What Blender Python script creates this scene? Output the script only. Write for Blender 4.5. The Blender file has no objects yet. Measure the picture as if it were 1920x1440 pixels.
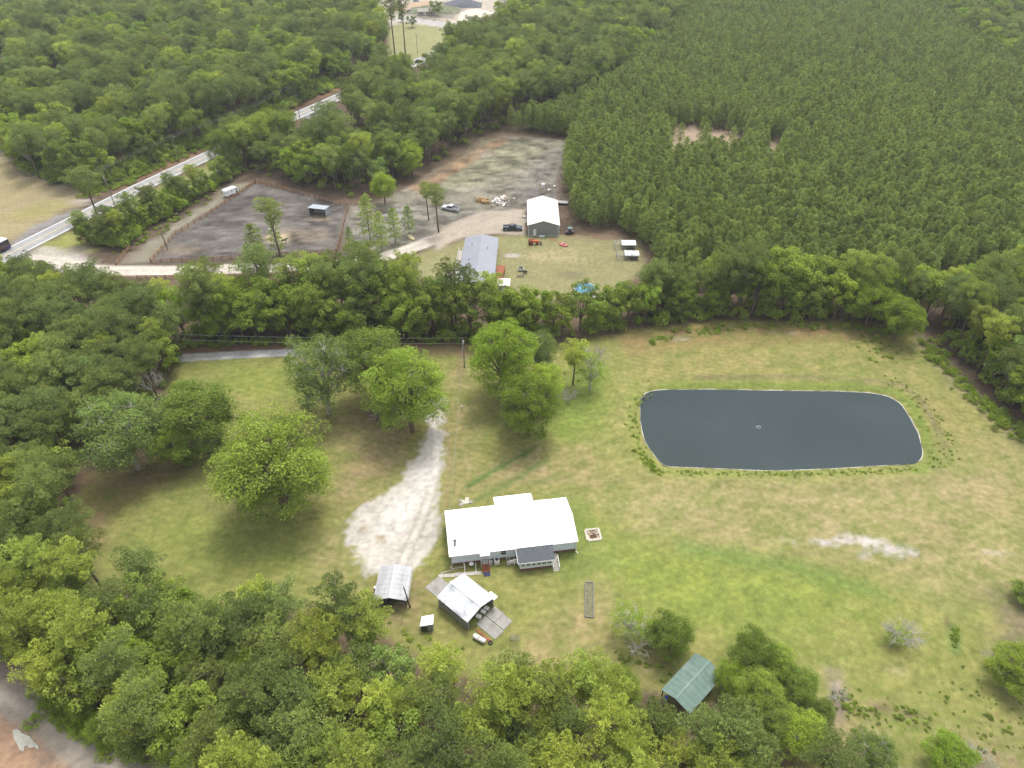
import bpy, math, random
import numpy as np

# ------------------------------------------------------------------ camera, world, sun, exposure
S = bpy.context.scene
C = S.collection
PITCH = math.radians(38.0); FPX = 1333.0; HC = 95.0
cd = bpy.data.cameras.new('camera'); cam = bpy.data.objects.new('camera', cd); C.objects.link(cam)
cd.sensor_width = 36.0; cd.lens = 36.0*FPX/1920.0; cd.clip_start = 0.5; cd.clip_end = 4000
cam.location = (0, 0, HC); cam.rotation_euler = (math.pi/2-PITCH, 0, 0)
S.camera = cam
SUN_EL = math.radians(68); SUN_AZ = math.radians(22)      # azimuth measured from +Y towards +X
W = bpy.data.worlds.new('World'); S.world = W; W.use_nodes = True
wn = W.node_tree; wn.nodes.clear()
sky = wn.nodes.new('ShaderNodeTexSky'); sky.sky_type = 'NISHITA'; sky.sun_disc = False
sky.sun_elevation = SUN_EL; sky.sun_rotation = SUN_AZ; sky.air_density = 1.0; sky.dust_density = 4.0; sky.ozone_density = 1.0
hs = wn.nodes.new('ShaderNodeHueSaturation'); hs.inputs['Saturation'].default_value = 0.25
bg = wn.nodes.new('ShaderNodeBackground'); bg.inputs[1].default_value = 0.15
wo = wn.nodes.new('ShaderNodeOutputWorld')
wn.links.new(sky.outputs[0], hs.inputs['Color']); wn.links.new(hs.outputs[0], bg.inputs[0]); wn.links.new(bg.outputs[0], wo.inputs[0])
sd = bpy.data.lights.new('sun', 'SUN'); sd.energy = 0.9; sd.angle = math.radians(10); sd.color = (1.0, 0.96, 0.9)
so = bpy.data.objects.new('sun', sd); C.objects.link(so)
so.rotation_euler = (math.pi/2-SUN_EL, 0, math.pi-SUN_AZ)
S.view_settings.view_transform = 'Standard'; S.view_settings.look = 'None'
S.view_settings.exposure = 1.15; S.view_settings.gamma = 1.0; S.view_settings.use_curve_mapping = False
S.render.engine = 'CYCLES'
S.cycles.max_bounces = 6; S.cycles.diffuse_bounces = 4; S.cycles.transmission_bounces = 3; S.cycles.caustics_reflective = False; S.cycles.caustics_refractive = False

R = random.Random(11)
NR = np.random.default_rng(5)

# ------------------------------------------------------------------ helpers
def G(px, py, h=0.0):
    """point at height h that the surveyed photo position (px, py) stands on"""
    a = (px-960)/FPX; b = (py-720)/FPX
    dz = math.sin(PITCH)+b*math.cos(PITCH); t = (HC-h)/dz
    return (a*t, (math.cos(PITCH)-b*math.sin(PITCH))*t)
def tag(o, label=None, cat=None, group=None, kind=None):
    if label: o['label'] = label
    if cat: o['category'] = cat
    if group: o['group'] = group
    if kind: o['kind'] = kind
    return o
def empty(name, loc, rz=0, label=None, cat=None, group=None):
    o = bpy.data.objects.new(name, None); C.objects.link(o); o.location = loc; o.rotation_euler = (0, 0, rz)
    o.empty_display_size = 0.5
    return tag(o, label, cat, group)
class MB:
    def __init__(s): s.v = []; s.f = []
    def add(s, vs, fs):
        n = len(s.v); s.v += [tuple(v) for v in vs]; s.f += [tuple(i+n for i in f) for f in fs]; return s
    def box(s, x0, y0, z0, x1, y1, z1):
        return s.add([(x0,y0,z0),(x1,y0,z0),(x1,y1,z0),(x0,y1,z0),(x0,y0,z1),(x1,y0,z1),(x1,y1,z1),(x0,y1,z1)],
                     [(0,3,2,1),(4,5,6,7),(0,1,5,4),(1,2,6,5),(2,3,7,6),(3,0,4,7)])
    def slab(s, pts, t):       # pts: top outline (3-D), thickness downwards
        n = len(pts); top = [tuple(p) for p in pts]; bot = [(p[0], p[1], p[2]-t) for p in pts]
        return s.add(top+bot, [tuple(range(n)), tuple(range(2*n-1, n-1, -1))]+[(i, n+i, n+(i+1) % n, (i+1) % n) for i in range(n)])
    def prism(s, prof, y0, y1):   # prof in x,z extruded along y
        n = len(prof)
        return s.add([(x, y0, z) for x, z in prof]+[(x, y1, z) for x, z in prof],
                     [tuple(range(n)), tuple(range(2*n-1, n-1, -1))]+[(i, n+i, n+(i+1) % n, (i+1) % n) for i in range(n)])
    def tube(s, pts, r, n=6, r1=None):
        r1 = r if r1 is None else r1; rings = []
        P = [np.array(p, float) for p in pts]; m = len(P); base = len(s.v)
        for i, p in enumerate(P):
            d = P[min(i+1, m-1)]-P[max(i-1, 0)]; d /= (np.linalg.norm(d)+1e-9)
            a = np.array([1., 0, 0]) if abs(d[0]) < 0.8 else np.array([0, 1., 0])
            u = np.cross(d, a); u /= np.linalg.norm(u); v = np.cross(d, u); rr = r+(r1-r)*i/max(1, m-1)
            for k in range(n):
                t = 2*math.pi*k/n; s.v.append(tuple(p+rr*(math.cos(t)*u+math.sin(t)*v)))
        for i in range(m-1):
            for k in range(n):
                a0 = base+i*n+k; a1 = base+i*n+(k+1) % n; s.f.append((a0, a1, a1+n, a0+n))
        s.f.append(tuple(base+k for k in range(n-1, -1, -1))); s.f.append(tuple(base+(m-1)*n+k for k in range(n)))
        return s
    def blob(s, c, r, jit=0.15, rnd=R):   # rough rounded lump
        n = 8; m = 5; base = len(s.v)
        for j in range(m+1):
            ph = math.pi*j/m
            for k in range(n):
                t = 2*math.pi*k/n; q = 1+rnd.uniform(-jit, jit)
                s.v.append((c[0]+r[0]*q*math.sin(ph)*math.cos(t), c[1]+r[1]*q*math.sin(ph)*math.sin(t), c[2]+r[2]*q*math.cos(ph)))
        for j in range(m):
            for k in range(n):
                a = base+j*n+k; b = base+j*n+(k+1) % n; s.f.append((a, a+n, b+n, b))
        return s
    def mesh(s, name, m, smooth=False):
        me = bpy.data.meshes.new(name); me.from_pydata(s.v, [], s.f); me.materials.append(m)
        if smooth: me.polygons.foreach_set('use_smooth', [True]*len(me.polygons))
        me.update(); return me
    def build(s, name, m, parent=None, smooth=False, loc=None):
        o = bpy.data.objects.new(name, s.mesh(name, m, smooth)); C.objects.link(o)
        if parent: o.parent = parent
        if loc: o.location = loc
        return o
def dupe(o, parent, loc=None, rz=None, scale=None):
    c = o.copy(); C.objects.link(c); c.parent = parent
    if loc is not None: c.location = loc
    if rz is not None: c.rotation_euler = (0, 0, rz)
    if scale is not None: c.scale = scale
    return c

# ------------------------------------------------------------------ materials
def lin(r, g, b):
    f = lambda c: (c/255/12.92) if c/255 <= 0.04045 else ((c/255+0.055)/1.055)**2.4
    return (f(r), f(g), f(b))
MATS = {}
def mat(name, col, rough=0.85, metal=0.0, noise=0.12, scale=3.0, stretch=(1, 1, 1), bump=0.0, spec=0.3, dirt=None, dirtamt=0.5, dirtscale=0.8):
    if name in MATS: return MATS[name]
    m = bpy.data.materials.new(name); m.use_nodes = True; nt = m.node_tree; N = nt.nodes; L = nt.links
    b = N['Principled BSDF']; b.inputs['Roughness'].default_value = rough; b.inputs['Metallic'].default_value = metal
    b.inputs['Specular IOR Level'].default_value = spec
    tc = N.new('ShaderNodeTexCoord'); mp = N.new('ShaderNodeMapping'); mp.inputs['Scale'].default_value = stretch
    L.new(tc.outputs['Object'], mp.inputs[0])
    nz = N.new('ShaderNodeTexNoise'); nz.inputs['Scale'].default_value = scale; nz.inputs['Detail'].default_value = 5
    L.new(mp.outputs[0], nz.inputs['Vector'])
    rp = N.new('ShaderNodeMapRange'); rp.inputs[1].default_value = 0.3; rp.inputs[2].default_value = 0.7
    rp.inputs[3].default_value = 1-noise; rp.inputs[4].default_value = 1+noise
    L.new(nz.outputs[0], rp.inputs[0])
    mx = N.new('ShaderNodeVectorMath'); mx.operation = 'SCALE'; mx.inputs[0].default_value = col; L.new(rp.outputs[0], mx.inputs['Scale'])
    out = mx.outputs[0]
    if dirt is not None:
        n2 = N.new('ShaderNodeTexNoise'); n2.inputs['Scale'].default_value = dirtscale; n2.inputs['Detail'].default_value = 6; n2.inputs['Roughness'].default_value = 0.65
        L.new(mp.outputs[0], n2.inputs['Vector'])
        r2 = N.new('ShaderNodeMapRange'); r2.inputs[1].default_value = 0.48; r2.inputs[2].default_value = 0.68; r2.inputs[4].default_value = dirtamt
        L.new(n2.outputs[0], r2.inputs[0])
        mm = N.new('ShaderNodeMix'); mm.data_type = 'RGBA'; L.new(r2.outputs[0], mm.inputs[0]); L.new(out, mm.inputs[6]); mm.inputs[7].default_value = (*dirt, 1)
        out = mm.outputs[2]
    L.new(out, b.inputs['Base Color'])
    if bump:
        bp = N.new('ShaderNodeBump'); bp.inputs['Strength'].default_value = bump; bp.inputs['Distance'].default_value = 0.03
        L.new(nz.outputs[0], bp.inputs['Height']); L.new(bp.outputs[0], b.inputs['Normal'])
    MATS[name] = m; return m
def leafmat(name, ca, cb, transl=0.40):
    m = bpy.data.materials.new(name); m.use_nodes = True; nt = m.node_tree; N = nt.nodes; L = nt.links; N.clear()
    oi = N.new('ShaderNodeObjectInfo'); at = N.new('ShaderNodeAttribute'); at.attribute_name = 'lv'
    mx = N.new('ShaderNodeMix'); mx.data_type = 'RGBA'; mx.inputs[6].default_value = (*ca, 1); mx.inputs[7].default_value = (*cb, 1)
    L.new(oi.outputs['Random'], mx.inputs[0])
    # a second, unrelated random number for brightness
    fr = N.new('ShaderNodeMath'); fr.operation = 'MULTIPLY'; fr.inputs[1].default_value = 37.7; L.new(oi.outputs['Random'], fr.inputs[0])
    f2 = N.new('ShaderNodeMath'); f2.operation = 'FRACT'; L.new(fr.outputs[0], f2.inputs[0])
    mr = N.new('ShaderNodeMapRange'); mr.inputs[3].default_value = 0.78; mr.inputs[4].default_value = 1.25; L.new(f2.outputs[0], mr.inputs[0])
    ml = N.new('ShaderNodeMapRange'); ml.inputs[3].default_value = 0.62; ml.inputs[4].default_value = 1.38; L.new(at.outputs['Fac'], ml.inputs[0])
    mu = N.new('ShaderNodeMath'); mu.operation = 'MULTIPLY'; L.new(mr.outputs[0], mu.inputs[0]); L.new(ml.outputs[0], mu.inputs[1])
    sc = N.new('ShaderNodeVectorMath'); sc.operation = 'SCALE'; L.new(mx.outputs[2], sc.inputs[0]); L.new(mu.outputs[0], sc.inputs['Scale'])
    d = N.new('ShaderNodeBsdfDiffuse'); t = N.new('ShaderNodeBsdfTranslucent'); L.new(sc.outputs[0], d.inputs[0]); L.new(sc.outputs[0], t.inputs[0])
    ms = N.new('ShaderNodeMixShader'); ms.inputs[0].default_value = transl; L.new(d.outputs[0], ms.inputs[1]); L.new(t.outputs[0], ms.inputs[2])
    o = N.new('ShaderNodeOutputMaterial'); L.new(ms.outputs[0], o.inputs[0])
    MATS[name] = m; return m

K = 1.0
pine_a = leafmat('pine_needles', (0.265, 0.315, 0.080), (0.195, 0.260, 0.078))
pine_y = leafmat('fresh_pine_needles', (0.385, 0.440, 0.080), (0.310, 0.380, 0.080))
oak_m = leafmat('green_leaves', (0.215, 0.310, 0.042), (0.275, 0.340, 0.060))
oak_b = leafmat('bright_spring_leaves', (0.235, 0.350, 0.040), (0.310, 0.390, 0.055))
oak_d = leafmat('dark_leaves', (0.185, 0.265, 0.045), (0.220, 0.285, 0.060))
oak_g = leafmat('grey_green_leaves', (0.195, 0.280, 0.070), (0.230, 0.300, 0.075))
plant_m = leafmat('young_pine_needles', (0.285, 0.350, 0.085), (0.235, 0.310, 0.085))
bark = mat('bark', (0.13, 0.10, 0.075), 0.95, noise=0.3, scale=6)
greybark = mat('grey_bark', (0.36, 0.34, 0.30), 0.9, noise=0.25, scale=5)

# ------------------------------------------------------------------ ground: colours of real surface cover
def vnoise(x, y, s, seed):
    xs = x/s; ys = y/s; xi = np.floor(xs).astype(np.int64); yi = np.floor(ys).astype(np.int64); fx = xs-xi; fy = ys-yi
    fx = fx*fx*(3-2*fx); fy = fy*fy*(3-2*fy)
    def h(a, b):
        n = (a*374761393+b*668265263+seed*974711) & 0xffffffff
        n = ((n ^ (n >> 13))*1274126177) & 0xffffffff; n = n ^ (n >> 16)
        return (n & 0xffff)/65535.0
    return (h(xi, yi)*(1-fx)+h(xi+1, yi)*fx)*(1-fy)+(h(xi, yi+1)*(1-fx)+h(xi+1, yi+1)*fx)*fy
def fbm(x, y, s, seed, o=4):
    t = 0; a = 1; w = 0
    for i in range(o):
        t = t+a*vnoise(x+17.3*i, y-9.1*i, s/(2**i), seed+i); w += a; a *= 0.55
    return t/w
def sdist(x, y, P):          # signed distance, negative inside
    d = np.full(x.shape, 1e9); ins = np.zeros(x.shape, bool); n = len(P)
    for i in range(n):
        ax, ay = P[i]; bx, by = P[(i+1) % n]; ex, ey = bx-ax, by-ay; L2 = ex*ex+ey*ey+1e-9
        t = np.clip(((x-ax)*ex+(y-ay)*ey)/L2, 0, 1); d = np.minimum(d, (x-ax-t*ex)**2+(y-ay-t*ey)**2)
        c = ((ay > y) != (by > y)) & (x < ex*(y-ay)/(ey if abs(ey) > 1e-9 else 1e-9)+ax); ins ^= c
    d = np.sqrt(d); return np.where(ins, -d, d)
def ldist(x, y, P):
    d = np.full(x.shape, 1e9)
    for i in range(len(P)-1):
        ax, ay = P[i]; bx, by = P[i+1]; ex, ey = bx-ax, by-ay
        t = np.clip(((x-ax)*ex+(y-ay)*ey)/(ex*ex+ey*ey+1e-9), 0, 1); d = np.minimum(d, (x-ax-t*ex)**2+(y-ay-t*ey)**2)
    return np.sqrt(d)
def PX(l): return [G(*p) for p in l]
def EL(cx, cy, rx, ry, a=0):
    ca, sa = math.cos(math.radians(a)), math.sin(math.radians(a)); out = []
    for k in range(14):
        t = 2*math.pi*k/14; u, v = rx*math.cos(t), ry*math.sin(t); out.append(G(cx+u*ca-v*sa, cy+u*sa+v*ca))
    return out
yard = PX([(320,674),(450,664),(560,658),(860,648),(1050,642),(1160,622),(1330,602),(1600,602),(1700,612),(1745,650),(1810,722),(1880,782),(1930,812),(2100,900),(2100,1600),(1560,1600),(1480,1420),(1380,1330),(1180,1290),(960,1290),(850,1270),(700,1200),(640,1140),(430,1150),(180,1090),(150,1030),(150,960),(170,890),(330,850),(310,760)])
driveway = PX([(790,745),(823,750),(836,800),(839,840),(834,900),(818,950),(814,1000),(808,1045),(790,1066),(740,1078),(690,1076),(662,1045),(652,1005),(668,962),(715,930),(750,903),(770,868),(788,820),(797,785)])
lane_a = PX([(325,672),(430,666),(545,661),(650,660),(720,672),(770,700),(806,755)])      # centre line of the house lane
farm_lane = PX([(60,486),(110,490),(180,507),(300,508),(420,505),(520,503),(620,497),(700,487),(770,466),(830,443),(880,425),(985,410)])
farm_pad = PX([(800,450),(850,418),(900,398),(985,392),(986,440),(930,438),(870,446),(820,470)])
road_c = PX([(-150,560),(30,469),(127,420),(248,358),(391,291),(553,218),(618,189),(775,119),(905,61),(1000,15)])
farm_mouth = PX([(40,478),(85,462),(150,425+50),(190,498),(180,520),(110,512),(40,500)])
pondP = [G(x, y, -0.35) for x, y in [(1199,752),(1206,738),(1222,732),(1260,730),(1350,730),(1450,732),(1560,733),(1630,736),(1668,743),(1690,757),(1706,782),(1722,812),(1731,845),(1729,862),(1714,871),(1640,874),(1560,879),(1500,881),(1455,883),(1400,881),(1300,877),(1243,875),(1228,856),(1208,828),(1200,790)]]
paddock = PX([(478,342),(560,360),(652,384),(640,430),(630,472),(500,480),(283,492),(330,440),(395,395),(450,362)])
farmyard = PX([(990,440),(1060,442),(1200,452),(1215,500),(1150,560),(900,560),(740,500),(800,470),(870,448)])
burnt = PX([(700,385),(760,350),(850,302),(938,254),(1065,262),(1045,330),(1040,385),(985,395),(900,400),(840,425),(770,462),(700,485),(640,492),(655,385)])
strip_l = PX([(225,495),(300,440),(400,375),(430,345),(478,340),(395,395),(330,440),(283,492)])
verge_s = PX([(60,470),(130,435),(148,440),(180,470),(110,490)])
verge_r = PX([(190,402),(330,335),(430,288),(470,275),(450,320),(400,345),(300,400),(200,420)])
field_l = PX([(-250,180),(0,240),(30,310),(100,345),(170,362),(120,400),(40,440),(-100,500),(-300,560)])
clay = PX([(-400,1200),(0,1245),(90,1310),(190,1370),(300,1450),(420,1560),(300,1700),(-400,1700)])
clay2 = PX([(-400,1330),(0,1335),(60,1370),(90,1400),(120,1440),(180,1520),(-400,1700)])
track = PX([(-60,1260),(0,1312),(60,1350),(120,1392),(190,1440),(300,1520)])
clearing = PX([(1245,232),(1330,230),(1400,240),(1490,262),(1480,310),(1300,310),(1240,290)])
topyard = PX([(690,0),(700,-30),(950,-40),(960,20),(900,60),(850,45),(790,30),(730,50)])
topfield = PX([(735,45),(770,38),(850,50),(830,110),(770,125),(720,110)])
toppark = PX([(935,45),(1000,50),(1010,130),(960,140),(900,100)])
lanetop = PX([(880,60),(900,65),(905,95),(885,100)])
FF = (0.115,0.082,0.055)         # litter on the forest floor
GS_ = 0.82
GR = (0.205,0.213,0.062); GL = (0.185,0.240,0.042); GD = (0.120,0.185,0.045); TAN = (0.285,0.245,0.120); BRN = (0.200,0.130,0.080)
RED = (0.250,0.145,0.080); SAND = (0.42,0.39,0.35); ASH = (0.125,0.112,0.100); GRAV = (0.47,0.435,0.38)
# (polygon, colour, edge width m, wobble m, opacity, patchiness)
LAY = [
 (yard, GR, 1.5, 2.5, 1, 0),
 (field_l, (0.30,0.25,0.135), 2, 4, 1, 0), (topfield, (0.26,0.26,0.12), 2, 3, 1, 0), (toppark, (0.20,0.17,0.08), 3, 5, 1, 0),
 (farmyard, (0.235,0.220,0.105), 1.5, 2.5, 1, 0), (burnt, (0.185,0.170,0.130), 1.5, 3, 1, 0), (strip_l, (0.22,0.20,0.145), 1, 2, 1, 0),
 (verge_s, (0.24,0.24,0.07), 1, 1.5, 1, 0), (verge_r, (0.22,0.24,0.08), 1, 1.5, 1, 0),
 # dry and lush grass in the yard
 (PX([(1180,890),(1500,893),(1760,870),(1830,800),(1925,830),(1960,1110),(1760,1130),(1600,1060),(1400,1035),(1200,1000),(1150,940)]), TAN, 6, 7, .8, .32),
 (PX([(1170,650),(1500,640),(1680,650),(1800,740),(1850,860),(1760,850),(1720,750),(1600,715),(1300,715),(1190,725)]), (0.245,0.220,0.080), 4, 7, .8, .35),
 (PX([(1160,700),(1200,690),(1190,760),(1190,860),(1230,900),(1130,960),(1060,930),(1100,830)]), (0.255,0.245,0.085), 3, 6, .8, .4),
 (PX([(590,790),(680,770),(780,790),(770,860),(700,930),(640,960),(600,930),(650,860)]), (0.270,0.215,0.110), 3, 5, .85, .35),
 (PX([(930,850),(1010,820),(1090,830),(1160,900),(1100,935),(1000,915),(900,930),(860,930)]), (0.265,0.220,0.105), 3, 5, .8, .4),
 (PX([(840,690),(880,690),(905,800),(895,900),(860,950),(838,940),(842,830)]), (0.275,0.235,0.110), 2, 3, .7, .4),
 (PX([(560,1020),(650,960),(665,1080),(700,1150),(640,1100),(580,1090)]), (0.27,0.235,0.11), 3, 5, .7, .4),
 (PX([(690,1080),(810,1070),(822,1120),(780,1190),(700,1180)]), (0.215,0.175,0.085), 2, 3, .75, .4),
 (PX([(980,1200),(1040,1150),(1130,1130),(1150,1220),(1100,1280),(980,1270)]), (0.31,0.245,0.12), 3, 4, .85, .3),
 (PX([(1080,1060),(1160,1030),(1180,1120),(1150,1180),(1110,1130)]), (0.27,0.225,0.11), 3, 4, .6, .4),
 (PX([(1120,1000),(1280,1030),(1480,1066),(1650,1118),(1600,1170),(1440,1190),(1300,1190),(1180,1120),(1120,1070)]), GL, 5, 6, .85, .3),
 (PX([(200,1040),(330,950),(480,980),(600,1000),(560,1080),(420,1100),(250,1040)]), (0.17,0.215,0.045), 5, 6, .7, .4),
 (PX([(430,690),(540,685),(560,740),(480,760),(420,730)]), (0.185,0.225,0.045), 4, 4, .8, .3),
 (PX([(1060,690),(1150,680),(1130,800),(1040,840),(1020,800)]), (0.155,0.225,0.04), 3, 4, .8, .3),
 (PX([(1020,930),(1090,930),(1120,1000),(1160,1060),(1060,1080),(1000,1070),(1070,1030)]), (0.145,0.20,0.045), 2, 3, .8, .3),
 (PX([(1600,1080),(1780,1120),(1900,1160),(1900,1300),(1750,1400),(1500,1240),(1560,1150)]), (0.215,0.220,0.065), 5, 6, .7, .45),
 (PX([(1500,1300),(1600,1330),(1720,1345),(1760,1440),(1600,1500),(1480,1420)]), (0.26,0.22,0.11), 4, 5, .8, .5),
 (PX([(1690,1330),(1850,1380),(1960,1330),(2000,1500),(1700,1500)]), (0.20,0.16,0.095), 4, 5, .8, .6),
 (PX([(1850,1110),(1930,1100),(1990,1300),(1900,1310),(1870,1200)]), (0.16,0.125,0.09), 3, 4, .8, .3),
 # litter and bare red soil along the woods and under crowns
 (PX([(1150,628),(1330,606),(1620,605),(1700,625),(1600,640),(1340,645),(1180,665)]), RED, 2.5, 3, .7, .35),
 (PX([(1700,600),(1760,640),(1820,720),(1890,790),(1930,820),(1930,845),(1860,800),(1790,730),(1720,650)]), (0.22,0.175,0.11), 2.5, 3, .8, .3),
 (PX([(150,895),(260,860),(380,850),(330,900),(215,950),(205,1020),(175,1060),(150,1000)]), BRN, 2, 3, .65, .3),
 (PX([(320,650),(560,645),(860,640),(900,655),(870,668),(560,658),(330,664)]), BRN, 1, 1.5, .8, .2),
 (PX([(640,735),(720,740),(790,780),(760,810),(690,800),(640,770)]), (0.17,0.12,0.075), 2, 3, .5, .3),
 (PX([(900,740),(960,735),(1000,800),(950,830),(905,790)]), (0.19,0.14,0.085), 2, 3, .35, .4),
 (PX([(1190,1210),(1250,1230),(1230,1300),(1190,1270)]), (0.19,0.14,0.08), 1.5, 2, .5, .3),
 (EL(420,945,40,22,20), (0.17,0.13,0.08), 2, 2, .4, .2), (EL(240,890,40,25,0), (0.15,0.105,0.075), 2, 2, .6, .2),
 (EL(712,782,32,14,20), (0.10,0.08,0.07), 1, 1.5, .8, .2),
 # pale sand
 (EL(1545,1017,28,7,5), SAND, .7, 2.0, 1, .5), (EL(1600,1012,42,9,5), SAND, .7, 2.0, 1, .5), (EL(1650,1025,34,10,12), SAND, .8, 2.5, 1, .4), (EL(1694,1035,28,9,5), SAND, .8, 2.5, 1, .35),
 (EL(1620,1040,12,5,5), SAND, .8, 1.5, 1, .4), (EL(1480,1014,12,4,10), SAND, .8, 1.5, .7, .5), (EL(1870,1037,30,4,8), (0.40,0.36,0.27), .8, 2, .8, .6),
 (EL(1835,748,22,7,40), SAND, .8, 2, .8, .5), (EL(1890,790,22,6,40), SAND, .8, 2, .7, .6), (EL(1275,636,18,3,0), SAND, .8, 1.5, .8, .5), (EL(1470,625,25,3,0), SAND, 1, 1.5, .5, .6),
 (EL(680,1180,14,22,20), (0.33,0.29,0.24), .8, 1.5, .8, .4), (EL(1680,1257,22,6,20), (0.36,0.30,0.17), 1, 1.5, .7, .4),
 (EL(1790,1198,9,30,-5), GD, .7, .8, .9, .2), (EL(1776,1165,4,10,0), (0.12,0.09,0.06), .4, .6, .8, .2),
 # farmyard and paddock
 (paddock, ASH, .8, 1, 1, 0), (EL(390,440,70,14,-12), (0.105,0.095,0.088), 3, 5, .8, .4), (EL(470,385,60,12,10), (0.10,0.09,0.085), 3, 5, .8, .45), (EL(560,440,60,14,0), (0.21,0.165,0.115), 3, 5, .8, .4),
 (EL(330,470,50,10,0), (0.22,0.17,0.11), 2, 4, .6, .4), (EL(520,448,28,9,0), (0.36,0.29,0.17), 1, 2, .9, .3), (EL(600,410,25,6,0), (0.27,0.22,0.15), 1, 2, .8, .4),
 (EL(590,420,14,6,0), (0.07,0.06,0.055), 1, 1.5, .8, .2),
 (PX([(900,260),(1040,265),(1010,300),(900,350),(790,360),(850,310)]), (0.205,0.205,0.125), 4, 6, .8, .4),
 (PX([(1000,300),(1062,270),(1040,380),(960,380)]), (0.200,0.185,0.165), 3, 5, .8, .35),
 (PX([(640,400),(760,380),(830,400),(800,440),(700,470),(645,470)]), (0.215,0.200,0.180), 3, 5, .8, .45),
 (PX([(760,352),(850,303),(938,256),(960,262),(880,310),(790,365)]), RED, 1.2, 1.5, .75, .35),
 (EL(1000,365,45,12,0), (0.13,0.12,0.115), 2, 3, .7, .5), (EL(860,405,45,8,0), (0.16,0.15,0.14), 2, 3, .7, .4), (EL(700,395,20,10,0), (0.22,0.15,0.1), 2, 3, .8, .4),
 (EL(1040,480,60,14,0), (0.34,0.29,0.16), 2, 4, .8, .45), (EL(960,450,50,8,0), (0.21,0.22,0.09), 2, 3, .6, .4), (EL(1075,515,25,7,0), (0.13,0.11,0.08), 1, 2, .6, .4),
 (EL(1120,445,60,7,0), (0.20,0.14,0.09), 1, 2, .7, .4), (EL(830,500,50,22,-20), (0.245,0.235,0.11), 2, 3, .7, .4),
 (EL(960,479,14,4,0), SAND, .4, .6, .9, .1), (EL(840,518,22,8,-20), (0.42,0.36,0.30), .5, 1, .8, .3),
 # left field and road surroundings
 (EL(90,330,70,25,30), (0.17,0.14,0.105), 3, 5, .7, .4), (EL(150,378,24,6,0), SAND, 1, 2, .9, .3), (EL(10,290,14,6,50), SAND, 1, 2, .8, .3), (EL(70,395,60,14,-15), (0.24,0.24,0.07), 3, 5, .6, .3),
 (PX([(20,455),(60,425),(140,390),(150,398),(90,425),(28,465)]), (0.27,0.27,0.28), 1, 1.5, .8, .2),
 (PX([(200,352),(400,262),(545,200),(700,135),(705,142),(550,208),(402,280),(225,358)]), RED, 1, 1.5, .8, .3),
 (farm_mouth, (0.42,0.38,0.34), 1, 1.5, .9, .1), (PX([(130,455),(165,462),(165,480),(120,475)]), (0.30,0.26,0.22), 1, 1.5, .8, .2),
 (PX([(565,218),(605,205),(650,215),(630,228),(590,232)]), (0.24,0.24,0.25), 1, 1, .9, .2), (EL(600,232,35,6,-15), (0.25,0.25,0.09), 1, 1.5, .9, .2), (EL(670,290,40,14,0), (0.24,0.18,0.11), 2, 3, .8, .3),
 (EL(120,180,25,10,0), (0.25,0.22,0.15), 3, 4, .8, .3), (EL(20,125,30,25,0), (0.25,0.22,0.13), 3, 4, .8, .3), (EL(490,30,30,9,0), (0.30,0.25,0.19), 2, 3, .8, .3),
 # clay corner
 (clay, (0.40,0.335,0.275), 2, 2.5, 1, 0), (PX([(-50,1240),(0,1245),(90,1310),(190,1370),(300,1450),(270,1450),(170,1385),(70,1330),(0,1290)]), (0.17,0.145,0.12), 1.5, 2, .8, .4),
 (clay2, (0.36,0.230,0.145), 1.2, 1.8, 1, .05), (EL(95,1410,14,30,40), (0.14,0.12,0.11), 1, 1.5, .8, .3), (EL(120,1425,25,14,60), (0.15,0.13,0.12), 1, 1.5, .7, .45),
 # clearing and top yard
 (clearing, (0.33,0.25,0.175), 2, 3, 1, .1), (topyard, (0.42,0.37,0.30), 3, 5, 1, 0), (PX([(800,10),(850,0),(870,15),(850,35),(790,35),(750,25)]), (0.16,0.15,0.12), 3, 4, .9, .2),
 (EL(770,12,40,7,-10), (0.42,0.25,0.13), 2, 3, .8, .3), (EL(855,6,22,5,0), (0.11,0.115,0.13), 2, 3, .9, .1),
 (PX([(740,28),(830,40),(900,52),(900,60),(820,50),(735,38)]), (0.42,0.40,0.38), 1.5, 1.5, .9, 0), (lanetop, (0.42,0.40,0.38), 1, 1, .9, 0),
]
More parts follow.
